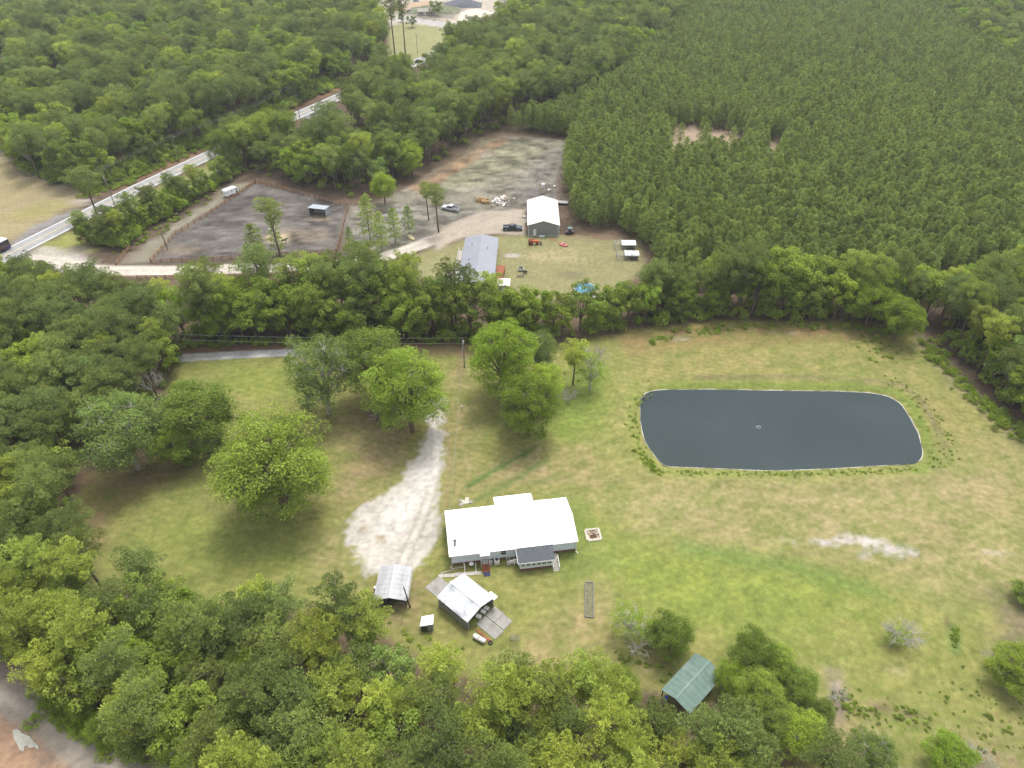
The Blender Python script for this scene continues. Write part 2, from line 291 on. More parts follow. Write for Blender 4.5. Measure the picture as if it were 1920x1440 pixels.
LINES = [  # centre line, half width m, colour, edge, wobble, opacity, patchiness
 (PX([(878,912),(897,900),(930,880),(975,855),(1003,838)]), .55, (0.085,0.150,0.040), .5, .6, .9, .1),
 (PX([(893,936),(930,920),(975,893),(1015,868)]), .7, (0.105,0.155,0.045), .7, .8, .8, .2),
 (PX([(1005,905),(1050,888)]), .4, (0.10,0.155,0.045), .5, .6, .7, .4),
 (PX([(1285,1030),(1400,1046),(1480,1062),(1560,1085),(1645,1112)]), 1.6, (0.125,0.195,0.045), 1.8, 2, .8, .25),
 (PX([(1700,1105),(1780,1130),(1830,1150)]), 1.2, (0.150,0.20,0.055), 1.8, 2, .6, .4),
 (PX([(1180,995),(1250,960),(1290,935)]), .35, (0.30,0.27,0.13), .4, .5, .6, .2),
 (PX([(838,790),(842,850),(836,940),(825,1000)]), .4, (0.26,0.19,0.11), .5, .5, .7, .3),
 (PX([(866,560),(866,650),(862,700)]), .8, (0.22,0.14,0.085), 1, 1, .6, .3),
 (PX([(1310,709),(1450,706),(1600,712),(1690,722),(1725,750),(1755,800),(1775,850),(1760,885)]), .8, (0.155,0.135,0.075), .9, 1.2, .8, .4),
 (PX([(1240,722),(1400,722),(1600,724),(1680,734),(1712,762),(1735,810),(1746,862),(1720,882)]), 1.0, (0.14,0.20,0.035), .8, .8, .8, .2),
 (PX([(1190,720),(1186,790),(1200,860),(1235,885),(1400,890),(1720,884)]), .9, (0.185,0.225,0.05), 1, 1.2, .8, .4),
 (track, 1.3, (0.44,0.38,0.31), .7, .8, .9, .15), (PX([(-60,1230),(0,1262),(60,1300),(130,1370),(200,1425)]), 1.2, (0.20,0.17,0.14), 1, 1, .6, .5),
 (PX([(0,1325),(60,1362),(130,1412),(200,1460)]), .5, (0.17,0.145,0.125), .6, .8, .7, .4),
 (PX([(225,490),(300,445),(400,380)]), .6, (0.32,0.29,0.24), 1, 1.2, .6, .4),
 (PX([(232,462),(265,440),(300,432)]), .4, (0.12,0.10,0.085), .5, .6, .8, .2),
 (PX([(235,496),(400,492),(640,478),(700,482)]), .7, (0.13,0.115,0.095), .6, .6, .8, .3),
 (PX([(1640,1325),(1700,1340),(1735,1350)]), .7, (0.16,0.11,0.08), .8, .8, .8, .3), (PX([(1560,1260),(1575,1300),(1570,1340)]), 1.2, (0.24,0.19,0.15), 1, 1, .8, .3),
]
def ground_color(x, y):
    col = np.empty(x.shape+(3,)); col[:] = FF
    wx = x+(fbm(x, y, 6, 1)-.5)*2; wy = y+(fbm(x, y, 6, 7)-.5)*2
    nA = fbm(x, y, 9, 21, 4)-.5; nB = fbm(x, y, 2.2, 31, 4)-.5; nC = fbm(x, y, .9, 41, 3)-.5
    col *= (1+1.0*nA+.7*nC)[..., None]
    def put(d, c, ed, wob, op, pat):
        dd = d+(nA*1.1+nB*.9)*wob*1.2
        a = np.clip(.5-dd/(2*ed), 0, 1); a = a*a*(3-2*a)*op
        if pat: a = a*np.clip(1-pat*.85+(nA*1.7+nB*1.1+nC*1.4)*pat*2, 0, 1)
        cc = np.array(c)[None]*(1+nB*.30+nC*.30)[..., None]
        np.copyto(col, col*(1-a[..., None])+cc*a[..., None])
    for P, c, ed, wob, op, pat in LAY:
        x0 = min(p[0] for p in P)-12; x1 = max(p[0] for p in P)+12; y0 = min(p[1] for p in P)-12; y1 = max(p[1] for p in P)+12
        d = np.full(x.shape, 99.); m = (x > x0) & (x < x1) & (y > y0) & (y < y1)
        if m.any(): d[m] = sdist(x[m], y[m], P); put(d, c, ed, wob, op, pat)
    for P, hw, c, ed, wob, op, pat in LINES:
        x0 = min(p[0] for p in P)-8; x1 = max(p[0] for p in P)+8; y0 = min(p[1] for p in P)-8; y1 = max(p[1] for p in P)+8
        d = np.full(x.shape, 99.); m = (x > x0) & (x < x1) & (y > y0) & (y < y1)
        if m.any(): d[m] = ldist(x[m], y[m], P)-hw; put(d, c, ed, wob*.6, op, pat)
    # worn, mottled turf inside the open yard: dry and green tufts
    ins = np.clip(-sdist(x, y, yard)/3, 0, 1)
    q = np.clip(nB*1.2+nA*1.0+nC*1.2, -1, 1)[..., None]*ins[..., None]
    dry = np.array((1.20, 1.04, 1.25)); wet = np.array((0.80, 0.95, 0.75))
    col = col*np.where(q > 0, 1+(dry-1)*q, 1+(wet-1)*(-q))
    # streaks of scorched and washed soil on the farm ground
    fz = np.clip(-np.minimum(sdist(x, y, burnt), sdist(x, y, paddock))/2, 0, 1)
    sk = fbm(x*.45+y*.15, y*1.0-x*.1, 1.9, 63, 5)-.5; s2 = fbm(x, y, 12, 64, 3)-.5
    col = col*(1+(sk*1.9+s2*.7)*fz)[..., None]
    # mower passes in the dry parts
    st = np.sin((x*0.35+y*1.0+nA*2.5)*2*math.pi/1.6)*ins*np.clip(.5+nA*3, 0, 1)
    ms = fbm((x+y*.35)*.10, y-x*.30, .8, 83, 3)-.5
    col = col*(1+.08*st+.30*ms*ins)[..., None]
    # the white gravel drive and the lanes
    k = np.clip(.5-(sdist(x, y, driveway)+(nA*2.2+nB*2.6+nC*1.6)*1.4)/(2*.7), 0, 1)
    k = np.clip(k*(1.35+nC*1.5), 0, 1)
    gcol = np.array(GRAV)*(1+nB*.45+nC*.4+nA*.3)[..., None]
    rp_ = PX([(808,765),(817,820),(818,880),(806,930),(790,975),(770,1020),(752,1062)]); rd_ = ldist(x, y, rp_)
    gcol = gcol*(1-.20*np.exp(-((rd_-.85+nC*.5)/.28)**2)+.10*np.exp(-(rd_/.35)**2))[..., None]
    mid = np.clip(.5-(ldist(x, y, PX([(812,800),(815,850),(795,905),(750,960),(720,1000)]))-2.0+nA*6+nB*3)/2.5, 0, 1)[..., None]
    gcol = gcol*(1-mid)+np.array((0.55,0.52,0.47))*(1+nC*.6+nB*.3)[..., None]*mid
    for ex, ey, rr, cc in [(715,1008,11,(0.30,0.22,0.12)),(680,992,9,(0.27,0.21,0.12)),(700,958,5,(0.3,0.25,0.15))]:
        gx, gy = G(ex, ey); e = np.clip(1-np.hypot(x-gx, (y-gy))/(rr*.13)+nB*1.5, 0, 1)[..., None]*.8; gcol = gcol*(1-e)+np.array(cc)*e
    col = col*(1-k[..., None])+gcol*k[..., None]
    for P, hw, c, w in ((lane_a, 1.45, (0.42,0.41,0.40), .5), (farm_lane, 2.7, (0.52,0.47,0.40), .8)):
        d = ldist(x, y, P)-hw; a = np.clip(.5-(d+(nB)*w*1.5)/w, 0, 1)[..., None]
        cr = 1-.12*np.exp(-((ldist(x, y, P)-.0)/.5)**2)[..., None]
        col = col*(1-a)+np.array(c)*(1+nB*.35+nC*.3+nA*.2)[..., None]*cr*a
    a = np.clip(.5-(sdist(x, y, farm_pad)+(nA+nB)*2)/1.6, 0, 1)[..., None]
    col = col*(1-a)+np.array((0.36,0.31,0.245))*(1+nB*.3+nC*.25+nA*.2)[..., None]*a
    return np.clip(col*GS_, 0.01, 0.8)
def surf_mat(name, rough=0.95, fine=0.42, fs=4.5, bump=0.5):
    m = bpy.data.materials.new(name); m.use_nodes = True; nt = m.node_tree; N = nt.nodes; L = nt.links
    b = N['Principled BSDF']; b.inputs['Roughness'].default_value = rough; b.inputs['Specular IOR Level'].default_value = 0.1
    at = N.new('ShaderNodeAttribute'); at.attribute_name = 'cover'
    tc = N.new('ShaderNodeTexCoord'); nz = N.new('ShaderNodeTexNoise'); nz.inputs['Scale'].default_value = fs; nz.inputs['Detail'].default_value = 7; nz.inputs['Roughness'].default_value = .75
    L.new(tc.outputs['Object'], nz.inputs['Vector'])
    r = N.new('ShaderNodeMapRange'); r.inputs[1].default_value = .3; r.inputs[2].default_value = .7; r.inputs[3].default_value = 1-fine; r.inputs[4].default_value = 1+fine
    n3 = N.new('ShaderNodeTexNoise'); n3.inputs['Scale'].default_value = 1.1; n3.inputs['Detail'].default_value = 4; L.new(tc.outputs['Object'], n3.inputs['Vector']); ad = N.new('ShaderNodeMix'); ad.inputs[0].default_value = .4; L.new(nz.outputs[0], ad.inputs[2]); L.new(n3.outputs[0], ad.inputs[3])
    L.new(ad.outputs[0], r.inputs[0]); s = N.new('ShaderNodeVectorMath'); s.operation = 'SCALE'; L.new(at.outputs['Color'], s.inputs[0]); L.new(r.outputs[0], s.inputs['Scale'])
    L.new(s.outputs[0], b.inputs['Base Color'])
    bp = N.new('ShaderNodeBump'); bp.inputs['Strength'].default_value = bump; bp.inputs['Distance'].default_value = .08; L.new(nz.outputs[0], bp.inputs['Height']); L.new(bp.outputs[0], b.inputs['Normal'])
    return m
GM = surf_mat('ground_cover')
GM2 = surf_mat('gravel_cover', fine=0.3, fs=6)
def height(x, y):
    d = sdist(x, y, pondP)
    z = np.where(d > 0, -0.35*np.clip(1-d/1.6, 0, 1)**1.5, -0.35-0.9*np.clip(-d/3, 0, 1))
    # a low bank ridge around the water
    z += .25*np.exp(-((d-4.0)/1.5)**2)
    return z
def grid_mesh(name, X, Y, keep=None, zoff=0.0, m=GM, relief=True):
    gx, gy = np.meshgrid(X, Y); x = gx.ravel(); y = gy.ravel()
    z = np.zeros_like(x)+zoff
    if relief:
        b = (x > 15) & (x < 98) & (y > 84) & (y < 132)
        z[b] += height(x[b], y[b])
    nx, ny = len(X), len(Y)
    i = np.arange((ny-1)*(nx-1)); r, c = i//(nx-1), i % (nx-1); a = r*nx+c
    F = np.stack([a, a+1, a+nx+1, a+nx], 1)
    if keep is not None:
        cx = x[F].mean(1); cy = y[F].mean(1); F = F[keep(cx, cy)]
        used = np.unique(F); rm = np.full(len(x), -1); rm[used] = np.arange(len(used)); F = rm[F]; x, y, z = x[used], y[used], z[used]
    col = np.zeros((len(x), 4)); col[:, 3] = 1
    for s in range(0, len(x), 60000): col[s:s+60000, :3] = ground_color(x[s:s+60000], y[s:s+60000])
    me = bpy.data.meshes.new(name); me.vertices.add(len(x)); me.vertices.foreach_set('co', np.stack([x, y, z], 1).ravel())
    me.loops.add(len(F)*4); me.loops.foreach_set('vertex_index', F.ravel()); me.polygons.add(len(F)); me.polygons.foreach_set('loop_start', np.arange(len(F))*4)
    me.update(calc_edges=True)
    ca = me.color_attributes.new('cover', 'FLOAT_COLOR', 'POINT'); ca.data.foreach_set('color', col.ravel())
    me.materials.append(m); o = bpy.data.objects.new(name, me); C.objects.link(o); o['kind'] = 'structure'; return o
# one sheet: fine cells where the photograph looks closely, coarse cells to the horizon
def ax(a, b, s): return list(np.arange(a, b, s))
XS = np.array([-2600, -1800, -1200, -800, -600]+ax(-480, -240, 12)+ax(-240, -96, 3)+ax(-96, -66, 1.0)+ax(-66, 98, .42)+ax(98, 140, 1.2)+ax(140, 300, 4)+ax(300, 600, 20)+[600, 800, 1200, 1800, 2600])
YS = np.array([-400, -200, -100, -50, 0, 20]+ax(32, 134, .42)+ax(134, 215, .75)+ax(215, 330, 1.6)+ax(330, 600, 4)+ax(600, 900, 25)+[900, 1200, 1800, 2600, 3600])
ground = grid_mesh('ground', XS, YS)
def zone(name, P, X, Y, zo, line=None, m=GM2):
    def keep(cx, cy):
        nA = fbm(cx, cy, 9, 21, 4)-.5; nB = fbm(cx, cy, 2.2, 31, 4)-.5
        if line: return ldist(cx, cy, P)-line+nB*.6 < 0
        return sdist(cx, cy, P)+(nA*2.2+nB*2.6)*1.4 < .2
    return grid_mesh(name, np.array(X), np.array(Y), keep, zo, m, relief=False)
zone('gravel_driveway', driveway, ax(-26, -6, .3), ax(64, 120, .3), .004)
zone('lane', lane_a, ax(-70, -8, .35), ax(112, 142, .35), .012, 1.5)
zone('farm_lane', farm_lane, ax(-150, 8, .8), ax(160, 210, .6), .004, 2.7)
zone('gravel_yard', farm_pad, ax(-40, 8, .8), ax(180, 215, .6), .008)
zone('dirt_track', track, ax(-90, -20, .45), ax(30, 60, .45), .004, 1.4)
# pond water and its pale foam and sand rim
def ring(P, w0, w1, z0, z1, name, m, wob=.12):
    n = len(P); pts = []
    for i in range(n):
        a = np.array(P[i]); b = np.array(P[(i+1) % n]); k = max(1, int(np.linalg.norm(b-a)/.6))
        for j in range(k): pts.append(a+(b-a)*j/k)
    pts = np.array(pts); N_ = len(pts)
    for _ in range(6): pts = (np.roll(pts, 1, 0)+pts*2+np.roll(pts, -1, 0))/4
    nrm = np.roll(pts, -1, 0)-np.roll(pts, 1, 0); nrm = np.stack([nrm[:, 1], -nrm[:, 0]], 1); nrm /= np.linalg.norm(nrm, axis=1)[:, None]
    cen = pts.mean(0); sg = np.sign(((pts-cen)*nrm).sum(1).mean())
    nrm *= sg
    mb = MB(); vs = []
    for i, (p, q) in enumerate(zip(pts, nrm)):
        e = (fbm(np.array([p[0]*1.0]), np.array([p[1]*1.0]), 1.6, 77, 3)[0]-.5)*2
        ww = max(.02, (w1-w0)*(.55+1.3*e)); c0 = w0+e*wob
        vs.append((*(p+q*c0), z0)); vs.append((*(p+q*(c0+ww)), z1))
    mb.add(vs, [(2*i, 2*i+1, (2*i+3) % (2*N_), (2*i+2) % (2*N_)) for i in range(N_)])
    o = mb.build(name, m); o['kind'] = 'structure'; return o, pts
wm = bpy.data.materials.new('pond_water'); wm.use_nodes = True; nt = wm.node_tree; b = nt.nodes['Principled BSDF']
b.inputs['Base Color'].default_value = (0.040, 0.062, 0.066, 1); b.inputs['Roughness'].default_value = .22; b.inputs['IOR'].default_value = 1.33; b.inputs['Specular IOR Level'].default_value = .4
tc = nt.nodes.new('ShaderNodeTexCoord'); nz = nt.nodes.new('ShaderNodeTexNoise'); nz.inputs['Scale'].default_value = 2.2; nz.inputs['Detail'].default_value = 5; nz.inputs['Roughness'].default_value = .7
bp = nt.nodes.new('ShaderNodeBump'); bp.inputs['Strength'].default_value = .4; bp.inputs['Distance'].default_value = .07
nt.links.new(tc.outputs['Object'], nz.inputs['Vector']); nt.links.new(nz.outputs[0], bp.inputs['Height']); nt.links.new(bp.outputs[0], b.inputs['Normal'])
n2 = nt.nodes.new('ShaderNodeTexNoise'); n2.inputs['Scale'].default_value = .05; n2.inputs['Detail'].default_value = 3
mr = nt.nodes.new('ShaderNodeMapRange'); mr.inputs[1].default_value = .35; mr.inputs[2].default_value = .65; mr.inputs[3].default_value = .85; mr.inputs[4].default_value = 1.15
sc = nt.nodes.new('ShaderNodeVectorMath'); sc.operation = 'SCALE'; sc.inputs[0].default_value = (0.014, 0.027, 0.028)
nt.links.new(tc.outputs['Object'], n2.inputs['Vector']); nt.links.new(n2.outputs[0], mr.inputs[0]); nt.links.new(mr.outputs[0], sc.inputs['Scale']); nt.links.new(sc.outputs[0], b.inputs['Base Color'])
foam = mat('pale_sand_rim', (0.40, 0.385, 0.34), .9, noise=.35, scale=2.5)
rim, rp = ring(pondP, -.10, .10, -.338, -.31, 'pond_rim', foam)
cx, cy = np.array(pondP).mean(0)
w = MB(); w.add([(cx+(p[0]-cx)*1.004, cy+(p[1]-cy)*1.004, -.35) for p in rp], [tuple(range(len(rp)))]); wo_ = w.build('pond_water', wm); wo_['kind'] = 'structure'
# road with painted lines
def strip(P, off, hw, z, name, m, kind='structure', parent=None, step=3, wob=0):
    pts = []
    for i in range(len(P)-1):
        a = np.array(P[i]); b_ = np.array(P[i+1]); k = max(1, int(np.linalg.norm(b_-a)/step))
        for j in range(k): pts.append(a+(b_-a)*j/k)
    pts.append(np.array(P[-1])); pts = np.array(pts)
    for _ in range(10): pts[1:-1] = (pts[:-2]+2*pts[1:-1]+pts[2:])/4
    t = np.gradient(pts, axis=0); t /= np.linalg.norm(t, axis=1)[:, None]; n_ = np.stack([-t[:, 1], t[:, 0]], 1)
    mb = MB(); vs = []
    for p, q in zip(pts, n_):
        h1 = hw+R.uniform(-wob, wob); vs += [(*(p+q*(off-h1)), z), (*(p+q*(off+h1)), z)]
    mb.add(vs, [(2*i, 2*i+2, 2*i+3, 2*i+1) for i in range(len(pts)-1)])
    o = mb.build(name, m, parent)
    if kind: o['kind'] = kind
    return o, pts, n_
asph = mat('old_asphalt', (0.25, 0.25, 0.245), .9, noise=.14, scale=.5, dirt=(0.31, 0.30, 0.29), dirtamt=.6, dirtscale=.15)
white = mat('road_white_paint', (0.68, 0.68, 0.66), .7, noise=.12); yellow = mat('road_yellow_paint', (0.55, 0.42, 0.20), .7, noise=.2)
road, rpts, rn = strip(road_c, 0, 3.75, .008, 'road', asph)
for off in (-3.15, 3.15):
    o, _, _ = strip(road_c, off, .13, .013, 'edge_line', white, None, road)
for off in (-.12, .12):
    o, _, _ = strip(road_c, off, .07, .013, 'centre_line', yellow, None, road)

# ------------------------------------------------------------------ tree prototypes
def mesh_quads(name, V, F, mats, mi=None, lv=None):
    me = bpy.data.meshes.new(name); me.vertices.add(len(V)); me.vertices.foreach_set('co', np.asarray(V, float).ravel())
    me.loops.add(F.size); me.loops.foreach_set('vertex_index', F.ravel().astype(np.int32)); me.polygons.add(len(F)); me.polygons.foreach_set('loop_start', np.arange(len(F))*4)
    for m in mats: me.materials.append(m)
    if mi is not None: me.polygons.foreach_set('material_index', mi.astype(np.int32))
    me.update(calc_edges=True)
    if lv is not None:
        a = me.attributes.new('lv', 'FLOAT', 'FACE'); a.data.foreach_set('value', lv)
    return me
def unit(v): return v/(np.linalg.norm(v, axis=-1, keepdims=True)+1e-9)
def leaves(cen, rad, n, size, rng, needle=False, up=.35, tint=None):
    """leaf quads scattered over the puffs cen/rad"""
    P = []; U = []; Vv = []; LV = []
    for i, (c, r) in enumerate(zip(cen, rad)):
        d = unit(rng.normal(size=(n, 3))+np.array([0, 0, up])); rr = rng.uniform(.55, 1.05, (n, 1))**.7
        p = c+d*rr*r*np.array([1, 1, .8]); P.append(p)
        if needle:
            u = unit(d*.9+rng.normal(size=(n, 3))*.45+np.array([0, 0, .45])); w = unit(np.cross(u, rng.normal(size=(n, 3))))
            U.append(u*size*rng.uniform(.7, 1.3, (n, 1))); Vv.append(w*size*.34)
        else:
            nn = unit(d*.7+rng.normal(size=(n, 3))*.6+np.array([0, 0, .5])); u = unit(np.cross(nn, rng.normal(size=(n, 3)))); w = np.cross(nn, u)
            s = size*rng.uniform(.6, 1.35, (n, 1)); U.append(u*s); Vv.append(w*s*.62)
        base = rng.uniform(.25, .75) if tint is None else tint[i]
        LV.append(np.clip(base+rng.normal(size=n)*.2, 0, 1))
    P = np.concatenate(P); U = np.concatenate(U); Vv = np.concatenate(Vv); LV = np.concatenate(LV); m = len(P)
    V = np.stack([P-U*.5, P+Vv*.5, P+U*.5, P-Vv*.5], 1).reshape(-1, 3); F = np.arange(m*4).reshape(-1, 4)
    return V, F, LV
def tubes(segs, n=5):
    """segs: (p0, p1, r0, r1) tapered branch pieces as quads"""
    V = []; F = []; b = 0
    for p0, p1, r0, r1 in segs:
        d = unit(np.array(p1)-np.array(p0)); a = np.array([1., 0, 0]) if abs(d[0]) < .8 else np.array([0, 1., 0]); u = unit(np.cross(d, a)); v = np.cross(d, u)
        for p, r in ((p0, r0), (p1, r1)):
            for k in range(n): t = 2*math.pi*k/n; V.append(np.array(p)+r*(math.cos(t)*u+math.sin(t)*v))
        for k in range(n): F.append((b+k, b+(k+1) % n, b+n+(k+1) % n, b+n+k))
        b += 2*n
    return np.array(V), np.array(F)
def make_proto(kind, seed, **k):
    rng = np.random.default_rng(seed); segs = []; cen = []; rad = []
    if kind == 'pine':
        H = 15.; cr = k.get('cr', 3.3); z0 = k.get('z0', 7.0); lean = rng.normal(size=2)*.3
        segs += [((0, 0, 0), (lean[0]*.5, lean[1]*.5, 7.), .24, .18), ((lean[0]*.5, lean[1]*.5, 7.), (lean[0], lean[1], H-.8), .18, .05)]
        nb = k.get('nb', 30)
        for i in range(nb):
            t = (i+.5)/nb; z = z0+(H-1-z0)*t; rr = cr*(math.sin(math.pi*(.18+.78*(1-t)))**.8)*rng.uniform(.65, 1.12)
            if t < .15: rr *= .8
            a = i*2.4+rng.uniform(-.4, .4); e = np.array([lean[0]*t+math.cos(a)*rr, lean[1]*t+math.sin(a)*rr, z+rr*.22+rng.uniform(-.2, .4)])
            s0 = np.array([lean[0]*t, lean[1]*t, z-.3]); segs.append((s0, e, .07, .025))
            for f in ((1., .72, .45) if rr > 1.6 else (1., .5)):
                c = s0+(e-s0)*f+rng.normal(size=3)*.25; cen.append(c+np.array([0, 0, .25])); rad.append(rng.uniform(.62, .98))
        cen.append(np.array([lean[0], lean[1], H-.5])); rad.append(.8)
        V, F, lv = leaves(cen, rad, k.get('n', 95), .36, rng, True)
    elif kind == 'oak':
        H = 12.; cr = k.get('cr', 4.3); z0 = k.get('z0', 2.6); zc = (H+z0)/2; hz = (H-z0)/2
        segs.append(((0, 0, 0), (.1, .1, 3.2), .30, .24))
        nl = k.get('nl', 15); lobes = []
        for i in range(nl):
            t = (i+.5)/nl; ph = math.acos(1-1.75*t); a = i*2.4+rng.uniform(-.5, .5); q = rng.uniform(.5, .86) if 'size' in k else rng.uniform(.42, .95)
            c = np.array([cr*q*math.sin(ph)*math.cos(a), cr*q*math.sin(ph)*math.sin(a), zc+hz*q*math.cos(ph)]); lobes.append(c)
            mid = c*.5+np.array([0, 0, 1.8]); segs += [((.1, .1, 3.0), mid, .15, .09), (mid, c, .09, .03)]
            lr = cr*(rng.uniform(.26, .38) if 'size' in k else rng.uniform(.20, .36)); npf = k.get('np', 9)
            for j in range(npf):
                d = unit(rng.normal(size=3)+np.array([0, 0, .4])); cen.append(c+d*lr*rng.uniform(.75, 1.1)*np.array([1, 1, .8])); rad.append(rng.uniform(.5, .95)*cr/4.3)
                segs.append((c, cen[-1], .03, .012))
        V, F, lv = leaves(cen, rad, k.get('n', 62), k.get('size', .33), rng)
    elif kind == 'young':
        H = 8.5; segs.append(((0, 0, 0), (0, 0, H-1), .10, .03)); nb = 26
        for i in range(nb):
            t = (i+.5)/nb; z = 1.2+(H-1.6)*t; rr = 2.1*(1-t)**.42*rng.uniform(.6, 1.1)*(.7 if t < .12 else 1); a = i*2.4
            cen.append(np.array([math.cos(a)*rr*.75, math.sin(a)*rr*.75, z])); rad.append(.55+.25*(1-t))
            segs.append(((0, 0, z-.3), cen[-1], .03, .01))
        cen.append(np.array([0, 0, H-.6])); rad.append(.4)
        V, F, lv = leaves(cen, rad, k.get('n', 54), .40, rng, True, up=.7)
    elif kind == 'shrub':
        for i in range(14):
            a = rng.uniform(0, 6.28); q = rng.uniform(0, 1)**.5; cen.append(np.array([math.cos(a)*q*1.2, math.sin(a)*q*1.2, .5+1.0*(1-q)+rng.uniform(0, .4)])); rad.append(rng.uniform(.35, .6))
            segs.append(((0, 0, 0), cen[-1], .03, .01))
        V, F, lv = leaves(cen, rad, k.get('n', 60), .22, rng)
    tv, tf = tubes(segs)
    return V, F, lv, tv, tf
def bare_segs(seed, H=8, spread=.6, lv=4, n0=5, r0=.16, up=.35):
    rng = np.random.default_rng(seed); segs = []
    def rec(p, d, L, r, k):
        q = p+d*L; m = (p+q)/2+rng.normal(size=3)*L*.06; segs.append((p, m, r, r*.85)); segs.append((m, q, r*.85, r*.65))
        if k == 0: return
        for i in range(rng.integers(2, 4)+(1 if k > 2 else 0)):
            dd = unit(d+rng.normal(size=3)*spread+np.array([0, 0, up*.3])); rec(m+(q-m)*rng.uniform(.2, 1), dd, L*rng.uniform(.55, .8), r*.55, k-1)
    rec(np.array([0., 0, 0]), np.array([0, 0, 1.]), H*.25, r0, 0)
    for i in range(n0):
        a = 2*math.pi*i/n0+rng.uniform(-.4, .4); rec(np.array([0., 0, H*.2]), unit(np.array([math.cos(a)*.8, math.sin(a)*.8, up+.5])), H*.28, r0*.7, lv)
    return segs
PROTO = {}
protoC = bpy.data.collections.new('prototypes')
def register(key, kind, seed, lm, tm=None, **k):
    V, F, lv, tv, tf = make_proto(kind, seed, **k); tm = tm or bark
    cm = mesh_quads('crown', V, F, [lm], lv=lv); tmh = mesh_quads('trunk', tv, tf, [tm])
    mi = np.concatenate([np.zeros(len(F)), np.ones(len(tf))]); both = mesh_quads('whole_tree', np.concatenate([V, tv]), np.concatenate([F, tf+len(V)]), [lm, tm], mi, np.concatenate([lv, np.full(len(tf), .5)]))
    po = bpy.data.objects.new('prototype', both); PROTO[key] = (cm, tmh, po)
for i in range(3): register(('pine', i), 'pine', 10+i, pine_a, cr=3.4+.3*i)
register(('pine', 3), 'pine', 14, pine_y, cr=3.3)
register(('pine', 4), 'pine', 15, pine_a, cr=2.4, nb=18, z0=8.5, n=75)
for i, (m, cr) in enumerate([(oak_m, 4.3), (oak_m, 3.7), (oak_b, 3.8), (oak_d, 4.2), (oak_g, 4.4), (oak_b, 3.2)]):
    register(('oak', i), 'oak', 30+i, m, cr=cr*1.08, z0=1.6+.4*(i % 3), tm=greybark if i in (2, 4) else None)
for i in range(4): register(('young', i), 'young', 50+i, plant_m)
register(('young', 4), 'young', 55, pine_a)
register(('shrub', 0), 'shrub', 60, oak_m); register(('shrub', 1), 'shrub', 61, oak_b); register(('shrub', 2), 'shrub', 62, oak_d)
def place_tree(key, x, y, sc, rz, name, label, group, sz=None, tilt=None, cat='tree', z=0):
    cm, tm, _ = PROTO[key]; r = bpy.data.objects.new(name, None); C.objects.link(r); r.location = (x, y, z); r.rotation_euler = (*(tilt or (0, 0)), rz); r.scale = (sc, sc, sz or sc)
    r.empty_display_size = .5
    tag(r, label, cat, group)
    for nm, me in (('trunk', tm), ('crown', cm)):
        o = bpy.data.objects.new(nm, me); C.objects.link(o); o.parent = r
    return r

# ------------------------------------------------------------------ woods
def inside(x, y, P):
    ins = False; n = len(P)
    for i in range(n):
        ax_, ay = P[i]; bx, by = P[(i+1) % n]
        if (ay > y) != (by > y) and x < (bx-ax_)*(y-ay)/(by-ay)+ax_: ins = not ins
    return ins
def pldist(x, y, P): return float(ldist(np.array([x]), np.array([y]), P)[0])
def psd(x, y, P): return float(sdist(np.array([x]), np.array([y]), P)[0])
def scatter(P, sp, rnd, jit=.38):
    x0 = min(p[0] for p in P); x1 = max(p[0] for p in P); y0 = min(p[1] for p in P); y1 = max(p[1] for p in P); out = []
    j = 0; y = y0
    while y < y1:
        x = x0+(sp/2 if j % 2 else 0)
        while x < x1:
            a, b_ = x+rnd.uniform(-jit, jit)*sp, y+rnd.uniform(-jit, jit)*sp
            if inside(a, b_, P): out.append((a, b_))
            x += sp
        y += sp*.87; j += 1
    return out
r_bottom = PX([(-200,1040,13),(180,1058,13),(285,1045,13),(395,1135,11),(435,1105,12),(630,1098,12),(690,1180,10),(760,1225,10),(850,1245,10),(960,1275,10),(1100,1262,10),(1175,1275,9),(1205,1370,9),(1290,1440,9),(1430,1420,8),(1540,1440,8),(1540,1640,0),(330,1640,0),(430,1480,8),(285,1385,8),(165,1315,8),(85,1262,8),(-200,1130,8)])
r_left = PX([(-120,478,12),(20,478,12),(120,505,12),(230,530,11),(340,575,11),(345,655,2),(325,700,2),(290,730,5),(215,735,8),(150,790,8),(140,900,1),(150,960,0),(160,1040,0),(180,1062,6),(-200,1085,8)])
r_belt = PX([(300,595,9),(335,550,10),(420,520,12),(560,510,12),(700,500,12),(780,525,11),(860,572,6),(960,592,3),(1060,602,2),(1120,600,2),(1150,560,5),(1200,530,6),(1260,520,6),(1500,530,6),(1740,545,6),(1745,604,0),(1700,606,0),(1600,600,0),(1330,600,0),(1200,618,0),(1130,622,0),(1050,638,0),(900,640,0),(860,640,0),(450,642,0),(300,650,0)])
r_right = PX([(1745,545,8),(1770,500,11),(1930,450,11),(2250,450,11),(2250,960,0),(1965,830,0),(1890,775,0),(1822,715,0),(1775,650,0),(1755,600,0)])
r_plant = PX([(1018,200,8),(1150,140,8),(1290,5,8),(1330,-40,8),(2300,-40,8),(2300,470,8),(1930,452,8),(1780,480,8),(1740,520,8),(1500,500,8),(1250,485,8),(1222,470,0),(1160,432,0),(1090,428,0),(1072,395,0),(1058,340,0),(1062,290,0),(1085,262,0),(1000,250,0),(950,243,0)])
r_tr = PX([(1735,0,9),(1800,25,9),(1850,70,9),(1930,100,9),(2200,200,9),(2300,-60,9),(1700,-60,9)])
